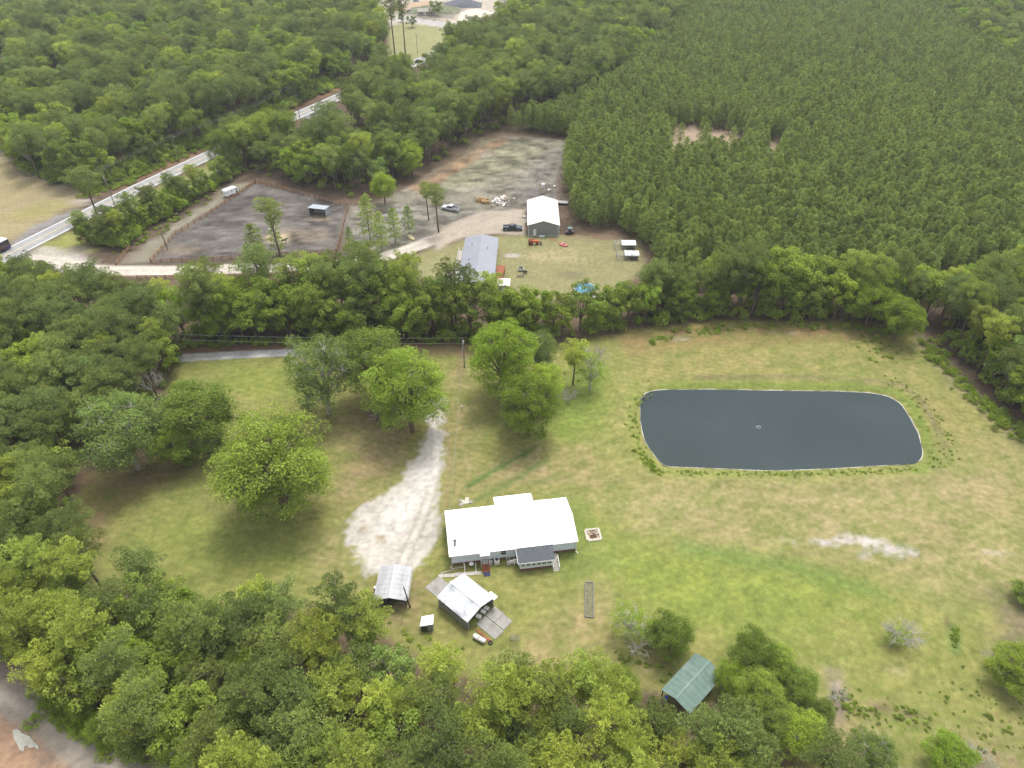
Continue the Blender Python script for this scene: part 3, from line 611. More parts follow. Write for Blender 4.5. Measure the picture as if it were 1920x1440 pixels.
r_mid = PX([(445,322,0),(480,328,0),(560,345,0),(640,368,0),(700,372,0),(755,335,0),(850,288,0),(932,244,0),(1018,190,8),(1150,130,9),(1290,0,10),(1330,-60,10),(960,-60,10),(965,10,9),(930,50,10),(860,65,9),(830,110,8),(800,135,4),(790,160,0),(700,172,0),(640,200,0),(640,240,0),(560,245,0),(480,280,0),(430,302,0)])
r_up = PX([(-250,200,0),(5,262,0),(25,306,0),(65,330,0),(110,350,0),(190,350,0),(233,338,0),(300,303,0),(400,263,0),(545,200,0),(690,134,0),(738,108,0),(722,60,7),(695,0,10),(690,-60,10),(-600,-60,10)])
r_strip = PX([(150,432,4),(200,462,0),(232,465,0),(262,438,0),(330,398,0),(415,345,0),(445,322,0),(440,302,6),(400,312,6),(300,362,6),(215,402,6)])
clr = [PX([(545,217,0),(640,178,0),(668,195,0),(655,228,9),(600,240,9),(545,240,9)]), PX([(-60,100),(35,105),(50,130),(40,165),(-60,180)]), PX([(85,175),(145,170),(150,195),(100,205)]), PX([(460,12,0),(505,8,0),(515,25,0),(510,35,0),(470,35,6)]), PX([(635,270),(700,280),(690,315),(640,310)])]
hut = [PX([(770,150,0),(810,150,0),(800,210,0),(770,210,0)]), PX([(940,50,0),(1000,60,0),(1000,95,0),(950,90,0)])]
clr_pl = PX([(1246,240),(1300,236),(1335,243),(1385,248),(1405,262,3),(1400,262,8),(1335,262,8),(1320,274,8),(1254,276,8)]); clr_p2 = PX([(1432,258),(1468,268),(1466,279,8),(1440,276,8)])
plane = PX([(1440,-40,6),(1600,72,6),(1730,130,6),(1850,182,6),(2000,250,6)])
toolane = PX([(866,560),(866,660)])
trees = []  # (kind, key, x, y, sc, sz, rz, region)
def mixpick(rnd, pinef, yel=.2):
    if rnd.random() < pinef:
        return 'pine', ('pine', 3) if rnd.random() < yel else ('pine', rnd.choice([0, 1, 2, 0, 1, 2, 4]))
    return 'oak', ('oak', rnd.choice([0, 0, 1, 1, 2, 3, 3, 4, 5]))
rr = random.Random(3)
WOODS = [('bottom', r_bottom, 4.5, .72, .45, (.85, 1.05)), ('left', r_left, 4.6, .62, .12, (.82, 1.05)), ('belt', r_belt, 4.2, .45, .18, (.92, 1.25)), ('right', r_right, 4.4, .35, .2, (.85, 1.08)),
         ('middle', r_mid, 6.0, .55, .10, (.95, 1.3)), ('upper', r_up, 6.3, .52, .12, (.92, 1.32)), ('strip', r_strip, 2.4, .5, .15, (.50, .70)), ('corner', r_tr, 6, .3, .1, (.8, 1.0))]
for nm, P, sp, pf, yl, (s0, s1) in WOODS:
    for x, y in scatter(P, sp, rr):
        if any(inside(x, y, c) for c in clr+hut): continue
        rd = pldist(x, y, road_c) if nm in ('middle', 'upper') else 99
        if rd < (7.5 if nm == 'upper' else 8.5): continue
        if pldist(x, y, farm_lane) < 4.5: continue
        # broad stands: pines cluster with pines, oaks with oaks
        cl = float(fbm(np.array([x]), np.array([y]), 22, 91, 2)[0])-.5
        kind, key = mixpick(rr, min(.97, max(.06, pf+cl*1.7)), yl)
        sc = rr.uniform(s0, s1)*(1.0 if kind == 'pine' else rr.uniform(.85, 1.12))
        if nm == 'belt' and 8 < x < 50: sc *= .76
        if nm == 'strip' and kind == 'pine': sc *= 1.1
        if nm == 'middle' and rd < 50 and -92 < x < -66: sc *= .7 if rd < 40 else .85
        trees.append((kind, key, x, y, sc, sc*rr.uniform(.88, 1.1), rr.uniform(0, 6.28), nm))
young = []
for x, y in scatter(r_plant, 2.6, rr, .42):
    if (inside(x, y, clr_pl) and rr.random() > .05) or inside(x, y, clr_p2) or inside(x, y, r_tr): continue
    if pldist(x, y, plane) < 2.2: continue
    if y > 620: continue
    bx = x-G(1018,330)[0]
    s = rr.uniform(.92, 1.18)*(.9+.3*float(fbm(np.array([x]), np.array([y]), 30, 55, 2)[0]))
    young.append(('young', ('young', rr.choice([0, 1, 2, 3, 4])), x, y, s, s*rr.uniform(.9, 1.15), rr.uniform(0, 6.28), 'plantation'))
def infrustum(x, y, h):
    zc = y*math.cos(PITCH)+(HC-h)*math.sin(PITCH)
    if zc < 5: return False
    u = x/zc*FPX; v = ((HC-h)*math.cos(PITCH)-y*math.sin(PITCH))/zc*FPX
    return abs(u) < 980 and abs(v) < 740
def dist(t): return math.sqrt(t[2]**2+t[3]**2+85**2)
marks = [((-18, 68), 'the open carport'), ((-6, 63), 'the metal garage'), ((24, 51), 'the green barn'), ((-68, 42), 'the clay corner'), ((12, 66), 'the plant bed'), ((-12.7, 62), 'the tiny shed'), ((-43, 90), 'the largest lawn oak'),
         ((-56, 80), 'the bare brown soil'), ((-66, 98), 'the grey-green oak'), ((-62, 132), 'the paved lane end'), ((-125, 175), 'the farm track mouth'), ((-36, 132), 'the paved lane'), ((-10, 128), 'the yard power pole'),
         ((-8, 158), 'the grey roofed farmhouse'), ((19, 160), 'the round pool'), ((27, 115), 'the left pond end'), ((55, 118), 'the pond middle'), ((82, 112), 'the right pond end'), ((-60, 207), 'the paddock shelter'), ((-93, 226), 'the horse trailer'),
         ((-17, 214), 'the silver pickup'), ((0, 285), 'the burnt field'), ((-135, 215), 'the nearest road pole'), ((-86, 300), 'the middle road pole'), ((-50, 330), 'the roadside house'), ((-80, 180), 'the paddock corner'), ((-98, 285), 'the far road verge'), ((37, 176), 'the white pens'), ((15, 68), 'the fire pit')]
def where(x, y, pre=''):
    m = min(marks, key=lambda m: (m[0][0]-x)**2+(m[0][1]-y)**2); dx, dy = x-m[0][0], y-m[0][1]; d_ = math.hypot(dx, dy)
    side = ('right of' if dx > 0 else 'left of') if abs(dx) > abs(dy)*1.3 else ('behind' if dy > 0 else 'below') if abs(dy) > abs(dx)*1.3 else ('right behind' if dx > 0 else 'left behind') if dy > 0 else ('lower right of' if dx > 0 else 'lower left of')
    return ('just ' if d_ < 9 else 'somewhat ' if d_ < 18 else 'well ' if d_ < 34 else 'far ')+side+' '+m[1]
look = {('pine', 0): 'olive green tall pine', ('pine', 1): 'olive green tall pine', ('pine', 2): 'broad olive green pine', ('pine', 3): 'yellow-green fresh tipped pine', ('pine', 4): 'thin sparse pine',
        ('oak', 0): 'round mid green broadleaf tree', ('oak', 1): 'narrow mid green broadleaf tree', ('oak', 2): 'bright green broadleaf tree', ('oak', 3): 'dark green broadleaf tree', ('oak', 4): 'greyish green broadleaf tree', ('oak', 5): 'small bright green broadleaf tree'}
rest = []
for kind, nm, cat, grp in (('pine', 'pine_tree', 'pine tree', 'pines in the woods'), ('oak', 'broadleaf_tree', 'tree', 'broadleaf trees in the woods')):
    ts = [t for t in trees if t[0] == kind]; ts.sort(key=dist); n = 0
    for t in ts:
        if n < 290 and infrustum(t[2], t[3], 9):
            n += 1; place_tree(t[1], t[2], t[3], t[4], t[6], nm, look[t[1]]+(' with short crown, ' if t[5] < .9 else ' with high crown, ' if t[5] > 1.03 else ', ')+where(t[2], t[3]), grp, t[5], (R.uniform(-.06, .06), R.uniform(-.06, .06)), cat)
        else: rest.append(t)
pm = [((22, 195), 'right of the barn'), ((27, 184), 'behind the utility cart'), ((33, 177), 'left of the white pens'), ((40, 177), 'behind the white pens'), ((48, 172), 'right of the white pens'), ((56, 170), 'above the left pond end'), ((66, 170), 'above the fountain'), ((76, 170), 'above the pond middle right'), ((88, 170), 'above the pond corner'), ((100, 170), 'above the leaning trunks'), ((112, 172), 'toward the right picture edge'), ((126, 172), 'at the right picture edge')]
young.sort(key=dist); yi = []; n = 0
for t in young:
    if n < 290 and infrustum(t[2], t[3], 6) and t[2] < 140:
        n += 1
        dd = -psd(t[2], t[3], r_plant); row = ['front', 'second', 'third', 'fourth', 'fifth', 'sixth', 'seventh', 'inner'][min(7, int(dd/2.7))]
        place_tree(t[1], t[2], t[3], t[4], t[6], 'young_pine', 'young plantation pine, '+row+' row, '+min(pm, key=lambda m: abs(m[0][0]-t[2])+abs(m[0][1]-t[3])*.5)[1], 'young pines of the plantation', t[5], None, 'pine tree')
    else: yi.append(t)
def instancer(name, ts, label, cat):
    keys = sorted(set(t[1] for t in ts)); objs = []
    me = bpy.data.meshes.new(name); me.vertices.add(len(ts)); me.vertices.foreach_set('co', np.array([(t[2], t[3], 0) for t in ts], float).ravel())
    me.attributes.new('rot', 'FLOAT_VECTOR', 'POINT').data.foreach_set('vector', np.array([(0, 0, t[6]) for t in ts], float).ravel())
    me.attributes.new('scl', 'FLOAT_VECTOR', 'POINT').data.foreach_set('vector', np.array([(t[4], t[4], t[5]) for t in ts], float).ravel())
    me.attributes.new('idx', 'INT', 'POINT').data.foreach_set('value', np.array([keys.index(t[1]) for t in ts], np.int32))
    o = bpy.data.objects.new(name, me); C.objects.link(o)
    ng = bpy.data.node_groups.new(name, 'GeometryNodeTree'); ng.interface.new_socket('Geometry', in_out='INPUT', socket_type='NodeSocketGeometry'); ng.interface.new_socket('Geometry', in_out='OUTPUT', socket_type='NodeSocketGeometry')
    N = ng.nodes; L = ng.links; gi = N.new('NodeGroupInput'); go = N.new('NodeGroupOutput'); jn = N.new('GeometryNodeJoinGeometry')
    def att(nm, ty):
        a = N.new('GeometryNodeInputNamedAttribute'); a.data_type = ty; a.inputs['Name'].default_value = nm; return a.outputs[0]
    ro = att('rot', 'FLOAT_VECTOR'); sc_ = att('scl', 'FLOAT_VECTOR'); ix = att('idx', 'INT')
    for k, key in enumerate(keys):
        oi = N.new('GeometryNodeObjectInfo'); oi.inputs['Object'].default_value = PROTO[key][2]; oi.inputs['As Instance'].default_value = True
        cp = N.new('FunctionNodeCompare'); cp.data_type = 'INT'; cp.operation = 'EQUAL'; L.new(ix, cp.inputs[2]); cp.inputs[3].default_value = k
        ip = N.new('GeometryNodeInstanceOnPoints'); L.new(gi.outputs[0], ip.inputs['Points']); L.new(cp.outputs[0], ip.inputs['Selection']); L.new(oi.outputs['Geometry'], ip.inputs['Instance'])
        L.new(ro, ip.inputs['Rotation']); L.new(sc_, ip.inputs['Scale']); L.new(ip.outputs[0], jn.inputs[0])
    L.new(jn.outputs[0], go.inputs[0])
    md = o.modifiers.new('scatter', 'NODES'); md.node_group = ng
    tag(o, label, cat, None, 'stuff'); return o
def untangle(group):
    by = {}
    for o in C.objects:
        if o.get('group') == group: by.setdefault(o['label'], []).append(o)
    for lb, os_ in by.items():
        if len(os_) < 2: continue
        os_.sort(key=lambda o: o.location.x/max(30., o.location.y)); n = len(os_)
        w = ['left', 'right'] if n == 2 else ['left', 'middle', 'right'] if n == 3 else ['leftmost', 'second', 'third', 'fourth', 'fifth', 'sixth', 'seventh', 'eighth', 'ninth', 'tenth', 'eleventh', 'twelfth', 'thirteenth', 'fourteenth'][:n-1]+['rightmost']
        for o, k in zip(os_, w):
            s = k+' '+lb
            for drop in ('somewhat ', 'tall ', ' fresh tipped'):
                if len(s.split()) > 16: s = s.replace(drop, '')
            if len(s.split()) <= 16: o['label'] = s
for g_ in ('pines in the woods', 'broadleaf trees in the woods', 'young pines of the plantation'): untangle(g_)
instancer('distant_woods', rest, 'mixed pine and broadleaf woods running away behind the road', 'woods')
instancer('pine_plantation', yi, 'dense even plantation of young pines filling the upper right', 'plantation')
# low growth at the feet of the woods
und = []
for nm, P, sp in (('belt', r_belt, 3.3), ('right', r_right, 4), ('left', r_left, 4), ('bottom', r_bottom, 4), ('middle', r_mid, 5), ('upper', PX([(5,262,0),(25,306,0),(65,330,0),(110,350,0),(190,350,0),(233,340,0),(300,306,0),(400,267,0),(545,204,0),(640,160,0),(620,145,0),(500,190,0),(380,240,0),(280,285,0),(190,325,0),(100,325,0),(40,280,0)]), 2.4), ('strip', r_strip, 1.7)):
    for x, y in scatter(P, sp, rr):
        if any(inside(x, y, c) for c in clr+hut) or pldist(x, y, road_c) < 7 or pldist(x, y, farm_lane) < 3.5: continue
        if (y > 330 and nm != 'upper') or rr.random() < .25: continue
        s = rr.uniform(.6, 1.5)*(1.7 if nm == 'strip' else 1.5 if nm in ('belt', 'right', 'upper') else 1); und.append(('shrub', ('shrub', rr.choice([0, 0, 1, 2])), x, y, s, s*rr.uniform(.8, 1.3), rr.uniform(0, 6.28), nm))
instancer('undergrowth', und, 'low leafy undergrowth between the trunks of the woods', 'undergrowth')
print('TREES', len(trees), len(young), len(rest), len(yi), len(und))

# ------------------------------------------------------------------ buildings
WR = mat('white_metal_roof', (0.86, 0.86, 0.85), .45, noise=.02, scale=.6)
SIDE = mat('pale_vinyl_siding', (0.68, 0.73, 0.78), .7, noise=.05, scale=1.5)
BRICK = mat('brick_skirting', (0.20, 0.10, 0.075), .9, noise=.35, scale=9)
TRIM = mat('white_trim', (0.72, 0.72, 0.70), .6, noise=.05)
SHING = mat('grey_shingles', (0.085, 0.092, 0.100), .95, noise=.18, scale=4)
GLASS = mat('dark_window_glass', (0.03, 0.035, 0.04), .15, noise=.1, spec=.6)
REDW = mat('red_stained_wood', (0.26, 0.085, 0.045), .8, noise=.2)
WEATH = mat('pale_weathered_wood', (0.38, 0.35, 0.30), .9, noise=.2)
GALV = mat('galvanised_metal', (0.41, 0.41, 0.42), .5, noise=.12, scale=1.2, stretch=(1, .2, 1), dirt=(0.22, 0.21, 0.205), dirtamt=.6, dirtscale=.5)
GARW = mat('old_white_metal', (0.54, 0.555, 0.58), .5, noise=.06, scale=1.0, dirt=(0.20, 0.205, 0.22), dirtamt=.8, dirtscale=.4)
CONC = mat('old_concrete', (0.27, 0.262, 0.24), .95, noise=.16, scale=2.5, dirt=(0.17, 0.16, 0.14), dirtamt=.8, dirtscale=.6)
STEEL = mat('dark_steel', (0.07, 0.07, 0.075), .6); DKW = mat('dark_weathered_wood', (0.085, 0.07, 0.055), .95, noise=.3)
BEIGE = mat('beige_metal_roof', (0.60, 0.585, 0.52), .5, noise=.03); GREYW = mat('grey_metal_wall', (0.24, 0.245, 0.235), .7, noise=.04)
GREYR = mat('blue_grey_metal_roof', (0.235, 0.245, 0.275), .5, noise=.06, scale=.4)
GREENR = mat('green_metal_roof', (0.12, 0.185, 0.155), .6, noise=.15, scale=.6, dirt=(0.19, 0.235, 0.21), dirtamt=.85, dirtscale=.28)
BLACK = mat('black_rubber', (0.02, 0.02, 0.02), .8); MATB = mat('navy_mat', (0.03, 0.04, 0.075), .95)
ORNG = mat('orange_stained_fence', (0.27, 0.15, 0.085), .9, noise=.25, scale=5)

def seams(mb, p00, p10, p01, p11, n, w=.03, h=.03):
    """standing seams on a roof plane: from the p00-p10 edge (ridge) to p01-p11 (eave)"""
    for i in range(1, n):
        t = i/n; a = [p00[k]+(p10[k]-p00[k])*t for k in range(3)]; b_ = [p01[k]+(p11[k]-p01[k])*t for k in range(3)]
        mb.tube([(a[0], a[1], a[2]+h*.3), (b_[0], b_[1], b_[2]+h*.3)], w, 4)
def windowp(root, x0, x1, z0, z1, y, ny=-1, frame=TRIM, nx=1, nz=2, rot=False):
    """window on a wall facing -y (or +y); rot: wall facing x"""
    f = MB(); g = MB(); d = .04*ny; t = .05
    for a, b_, c, e in ((x0-t, x1+t, z0-t, z0), (x0-t, x1+t, z1, z1+t), (x0-t, x0, z0, z1), (x1, x1+t, z0, z1)): f.box(a, min(y, y+d), c, b_, max(y, y+d), e)
    for i in range(1, nz): z = z0+(z1-z0)*i/nz; f.box(x0, min(y, y+d), z-.025, x1, max(y, y+d), z+.025)
    for i in range(1, nx): x = x0+(x1-x0)*i/nx; f.box(x-.02, min(y, y+d), z0, x+.02, max(y, y+d), z1)
    g.box(x0, min(y+d*.2, y+d*.5), z0, x1, max(y+d*.2, y+d*.5), z1)
    w_ = f.build('window', frame, root); g.build('pane', GLASS, w_); return w_
def stairs(root, name, x0, x1, ytop, ztop, n, run, m, rail=None, rm=None):
    """steps going down towards -y from (ytop, ztop); each step its own part"""
    r_ = ztop/n
    for i in range(n):
        z = ztop-r_*(i+.5); y = ytop-run*(i)
        MB().box(x0, y-run-.02, z-.04, x1, y, z).build('step', m, root)
    s = MB()
    for x in (x0, x1-.05):
        s.add([(x, ytop, ztop), (x+.05, ytop, ztop), (x+.05, ytop-run*n, .02), (x, ytop-run*n, .02), (x, ytop, ztop-.25), (x+.05, ytop, ztop-.25), (x+.05, ytop-run*n+.2, .0), (x, ytop-run*n+.2, .0)],
              [(0,1,2,3),(7,6,5,4),(0,3,7,4),(1,5,6,2),(0,4,5,1),(3,2,6,7)])
    s.build('stringer', m, root)
    if rail:
        for x in (x0-.03, x1+.03):
            q = MB(); q.tube([(x, ytop, ztop+.9), (x, ytop-run*n, .95)], .045, 4); q.tube([(x, ytop, ztop+.5), (x, ytop-run*n, .5)], .03, 4)
            for k in range(3): yy = ytop-run*n*k/2; q.tube([(x, yy, max(0, ztop*(1-k/2)-.1)), (x, yy, ztop*(1-k/2)+.92)], .045, 4)
            q.build('handrail', rm or m, root)
# --- the white roofed house (local x along the front wall, y to the back)
HO = G(848, 1061)
house = empty('house', (HO[0], HO[1], 0), math.radians(8.5), 'long house with bright white metal roof and grey shingled porch beside the pale drive', 'house')
LX, LY = 20.6, 9.0
MB().box(.05, .05, 0, LX-.05, LY-.05, .62).box(8.5, LY-.05, 0, 14.7, 11.15, .62).build('brick_skirting', BRICK, house)
wl = MB(); wl.add([(0,0,.62),(LX,0,.62),(LX,LY,.62),(0,LY,.62),(0,0,2.95),(LX,0,2.95),(LX,LY,2.95),(0,LY,2.95),(0,LY/2,4.12),(LX,LY/2,4.12)],
        [(0,1,5,4),(2,3,7,6),(1,2,6,9,5),(3,0,4,8,7),(0,3,2,1)])
wl.box(8.45, LY-.1, .621, 14.75, 11.2, 2.6); wall = wl.build('wall', SIDE, house)
lap = MB()
for i in range(11):
    z = .8+i*.2; lap.box(-.012, -.015, z, LX+.012, 0, z+.02)
lap.build('siding_courses', SIDE, wall)
rf = MB(); ov = .4; zr = 4.25; ze = 2.98; f_ = (-ov, -ov); 
rf.slab([(-ov, LY/2, zr), (-ov, -ov, ze), (LX+.2, -ov, ze), (LX+.2, LY/2, zr)], .09)
rf.slab([(LX+.2, LY/2, zr), (LX+.2, LY+ov, ze), (-ov, LY+ov, ze), (-ov, LY/2, zr)], .09)
# rear bump and front entry hood
rf.slab([(8.25, LY-1.2, 3.42), (14.95, LY-1.2, 3.42), (14.95, 11.5, 2.75), (8.25, 11.5, 2.75)], .08)
rf.slab([(4.55, -1.05, 2.88), (6.15, -1.05, 2.88), (6.15, .3, 3.20), (4.55, .3, 3.20)], .08)
rf.box(-ov, LY/2-.12, zr-.02, LX+.2, LY/2+.12, zr+.035)
roof = rf.build('roof', WR, house)
sm = MB(); seams(sm, (-ov, LY/2, zr), (LX+.2, LY/2, zr), (-ov, -ov, ze), (LX+.2, -ov, ze), 34, .012, .02); seams(sm, (-ov, LY/2, zr), (LX+.2, LY/2, zr), (-ov, LY+ov, ze), (LX+.2, LY+ov, ze), 34, .012, .02)
sm.build('roof_seams', WR, roof)
gt = MB(); gt.box(-ov, -ov-.09, ze-.14, 4.5, -ov-.003, ze-.02).box(6.2, -ov-.09, ze-.14, 10.4, -ov-.003, ze-.02).box(16.6, -ov-.09, ze-.14, LX+.2, -ov-.003, ze-.02)
gt.tube([(-.2, -.42, ze-.1), (-.02, -.06, ze-.4), (-.02, -.06, .15), (-.3, -.4, .05)], .06, 5).tube([(LX+.1, -.42, ze-.1), (LX+.02, -.06, ze-.4), (LX+.02, -.06, .12), (LX+.3, -.6, .05)], .06, 5)
gt.build('gutter', TRIM, house)
ch = MB(); ch.box(.55, 1.25, 3.3, .95, 1.6, 4.1); ch.tube([(.75, 1.42, 4.1), (.75, 1.42, 4.45)], .12, 8).build('flue', GALV, roof)
MB().box(.48, 1.18, 4.45, 1.02, 1.67, 4.52).build('flue_cap', STEEL, roof)
for vx, vy in ((4.2, 2.5), (9.9, 3.7), (17.9, 4.0), (19.6, 4.1), (11.8, 8.2)):
    zz = ze+(zr-ze)*(min(vy, LY-vy)+ov)/(LY/2+ov); MB().tube([(vx, vy, zz-.05), (vx, vy, zz+.28)], .06, 7).build('vent_pipe', GALV, roof)
windowp(house, 8.05, 8.85, 1.35, 2.35, 0, nx=1, nz=2)
dr = MB().box(4.95, -.05, .75, 5.75, -.002, 2.7).build('door', TRIM, house); MB().tube([(5.65, -.08, 1.6), (5.65, -.14, 1.6)], .04, 6).build('handle', STEEL, dr)
po = MB(); 
for x in (4.65, 6.05): po.tube([(x, -.97, 0), (x, -.97, 2.82)], .05, 4)
po.build('hood_post', TRIM, house)
MB().box(4.75, -.95, .62, 5.95, -.02, .70).build('landing', GALV, house)
st = empty('stairs', (0, 0, 0)); st.parent = house; stairs(st, 'red', 4.85, 5.85, -.96, .70, 5, .22, REDW, True, REDW)
# sun porch
pw = MB(); PX0, PX1, PYF = 10.75, 16.15, -2.75
pw.box(PX0, PYF, .62, PX1, -.02, 2.25); porch_wall = pw.build('porch_wall', SIDE, house)
MB().box(PX0+.05, PYF+.05, 0, PX1-.05, -.02, .62).build('porch_skirting', BRICK, house)
pr = MB().slab([(10.45, -.44, 3.02), (10.45, -3.05, 2.34), (16.45, -3.05, 2.34), (16.45, -.44, 3.02)], .07).build('porch_roof', SHING, house)
ft = MB().box(10.43, -3.09, 2.22, 16.47, -3.053, 2.36).add([(10.44,-3.05,2.22),(10.44,-.44,2.9),(10.44,-.44,3.04),(10.44,-3.05,2.36),(10.38,-3.05,2.22),(10.38,-.44,2.9),(10.38,-.44,3.04),(10.38,-3.05,2.36)],[(0,1,2,3),(7,6,5,4),(0,4,5,1),(3,2,6,7),(0,3,7,4),(1,5,6,2)]).build('fascia', TRIM, pr)
for i in range(6): x = 11.0+i*.87; windowp(house, x, x+.55, 1.22, 1.66, PYF, nx=2, nz=1)
# right steps, going down to the front from a landing at the porch side
st2 = empty('stairs', (0, 0, 0)); st2.parent = house; MB().box(16.16, -1.5, .62, 17.2, -.5, .70).build('landing', WEATH, st2)
stairs(st2, 'pale', 16.2, 17.15, -1.5, .70, 7, .29, WEATH, True, TRIM)
# left ramp of pale wood with bowed rails
st3 = empty('ramp', (0, 0, 0)); st3.parent = house; 
MB().slab([(10.7, -1.5, .62), (8.9, -1.2, .06), (8.9, -.25, .06), (10.7, -.4, .62)], .06).build('deck', WEATH, st3)
for y0, y1 in ((-1.5, -1.2), (-.4, -.25)):
    q = MB(); pts = [(10.7, y0, 1.55), (10.1, y0+.05, 1.45), (9.4, (y0+y1)/2, 1.2), (8.9, y1, .85)]; q.tube(pts, .06, 5); q.tube([(a, b_, c-.4) for a, b_, c in pts], .045, 5)
    for a, b_, c in pts: q.tube([(a, b_, 0.0), (a, b_, c)], .05, 4)
    q.build('handrail', TRIM, st3)
# air conditioner, meter, loose boards, washing fan, mat, path
ac = empty('air_conditioner', (0, 0, 0), 0, 'grey and white air conditioner units against the house wall left of the porch ramp', 'air conditioner')
ac.location = (HO[0]+7.3*math.cos(.148)+.45*math.sin(.148), HO[1]+7.3*math.sin(.148)-.45*math.cos(.148), 0); ac.rotation_euler = (0, 0, .148)
MB().box(-.45, -.4, 0, .4, .38, .85).build('housing', TRIM, ac); MB().tube([(0, 0, .85), (0, 0, .9)], .3, 12).build('fan_grille', STEEL, ac); MB().box(-1.4, -.3, 0, -.7, .3, .6).build('meter_box', GALV, ac)
def HL(x, y):
    a = math.radians(8.5); return (HO[0]+x*math.cos(a)-y*math.sin(a), HO[1]+x*math.sin(a)+y*math.cos(a))
def thing(name, p, rz, label, cat, group=None): return empty(name, (p[0], p[1], 0), rz, label, cat, group)
t = thing('metal_pipe', HL(1.9, -1.3), .148, 'white bent pipe frame standing in the grass by the left front wall', 'pipe frame'); MB().tube([(0, 1.0, .9), (.05, .2, .8), (0, -.4, .03), (0, -1.1, .03)], .055, 5).build('pipe', TRIM, t)
t = thing('round_table', HL(3.1, -.5), 0, 'small round white table by the left front wall of the white roofed house', 'table'); MB().tube([(0, 0, .6), (0, 0, .65)], .38, 14).build('table_top', TRIM, t); MB().tube([(0, 0, 0), (0, 0, .6)], .05, 6).build('leg', STEEL, t)
t = thing('pipe', HL(3.75, -1.2), .05, 'short white pipe leaning by the small round table', 'pipe'); MB().tube([(0, .7, .8), (0, -.7, .04)], .045, 5).build('tube', TRIM, t)
for a, b_, lb in ((HL(-.9, -1.0), .35, 'left one of two loose pale boards at the house corner'), (HL(.9, -.55), .16, 'long pale board lying along the brick skirting of the house')):
    t = thing('loose_board', a, b_, lb, 'board'); MB().box(-1.1, -.08, 0.01, 1.1, .08, .07).build('plank', WEATH, t)
t = thing('door_mat', HL(5.4, -2.5), .148, 'navy blue mat on the grass at the foot of the red steps', 'mat'); MB().box(-.55, -.42, .012, .55, .42, .05).build('pad', MATB, t)
t = thing('concrete_path', HL(1.2, -1.9), .105, 'narrow pale concrete path between the house and the garage', 'path')
for i in range(8): 
    x0 = -3.6+i*.88; MB().box(x0, -.33+R.uniform(-.03, .03), .0, x0+.86, .33+R.uniform(-.03, .03), .055+R.uniform(-.012, .012)).build('slab', mat('pale_concrete', (0.38, 0.36, 0.32), .95, noise=.18, scale=2), t)
# --- open carport with ribbed roof
def panels(root, name, p_r0, p_r1, p_e0, p_e1, n, m, rib=.03, nr=4):
    """roof plane split into n sheets between ridge edge (r0..r1) and eave edge (e0..e1)"""
    P = [np.array(p, float) for p in (p_r0, p_r1, p_e0, p_e1)]; nm = np.cross(P[1]-P[0], P[2]-P[0]); nm /= np.linalg.norm(nm)
    if nm[2] < 0: nm = -nm
    for i in range(n):
        t0, t1 = i/n, (i+1)/n-.004; a, b_ = P[0]+(P[1]-P[0])*t0, P[0]+(P[1]-P[0])*t1; c, d = P[2]+(P[3]-P[2])*t0, P[2]+(P[3]-P[2])*t1
        lift = nm*(.004 if i % 2 else 0); mb = MB(); mb.slab([a+lift, c+lift, d+lift, b_+lift], .03)
        for k in range(nr):
            u = (k+.5)/nr; e0 = a+(b_-a)*u+nm*.012; e1 = c+(d-c)*u+nm*.012; mb.tube([e0, e1], rib, 4)
        mb.build(name, m, root)
cp = empty('carport', (-18.55, 68.2, 0), math.radians(-1.5), 'open carport with ribbed grey metal roof at the end of the gravel drive', 'carport')
hw, hl = 2.55, 3.15; 
for s in (-1, 1): panels(cp, 'roof_sheet', (0, -hl, 2.95), (0, hl, 2.95), (s*hw, -hl, 2.35), (s*hw, hl, 2.35), 7, GALV, .022, 4)
MB().box(-.14, -hl-.01, 2.955, .14, hl+.01, 3.0).build('ridge_cap', GALV, cp)
for x in (-2.3, 2.3):
    for y in (-2.9, 0, 2.9): MB().box(x-.06, y-.06, 0, x+.06, y+.06, 2.36).build('post', DKW, cp)
MB().box(-2.4, 3.0, .1, 2.4, 3.06, 2.3).build('back_wall', GALV, cp); MB().box(-.06, -2.95, 0, .06, -2.85, 2.86).build('post', DKW, cp)
MB().box(2.42, -2.0, .3, 2.47, 3.0, 2.2).build('side_wall', TRIM, cp)
wp = MB().tube([(0, 0, 0), (0, 0, 4.9)], .13, 7, .09); t = thing('wooden_pole', (-15.75, 65.4), 0, 'dark leaning wooden pole at the right side of the open carport', 'pole'); wp.build('shaft', DKW, t); t.rotation_euler = (math.radians(-3), math.radians(-7), 0)
t = thing('riding_mower', (-19.4, 66.3), .1, 'dark mower parked under the left half of the open carport', 'mower'); MB().box(-.8, -.5, .25, .8, .5, .6).box(-.7, -.35, .6, .1, .35, .95).build('body', STEEL, t); MB().box(.25, -.25, .6, .7, .25, .95).build('seat', BLACK, t)
for x in (-.6, .6):
    for y in (-.5, .5): MB().tube([(x, y-.1, .25), (x, y+.1, .25)], .25, 10).build('wheel', BLACK, t)
t = thing('wood_pile', (-17.2, 66.6), 0, 'heap of scrap wood under the right half of the open carport', 'wood pile')
for i in range(9): a = R.uniform(-.5, .5); x = R.uniform(-.8, .8); y = R.uniform(-.7, .7); MB().tube([(x-.7, y-a, .1+.06*i), (x+.7, y+a, .14+.06*i)], .07, 5).build('log', WEATH if i % 2 else DKW, t)
t = thing('metal_drum', (-21.5, 68.5), 0, 'black drum with white lid beside the left side of the open carport', 'drum'); MB().tube([(0, 0, 0), (0, 0, .85)], .3, 12).build('barrel', BLACK, t); MB().tube([(0, 0, .85), (0, 0, .9)], .28, 12).build('lid', TRIM, t)
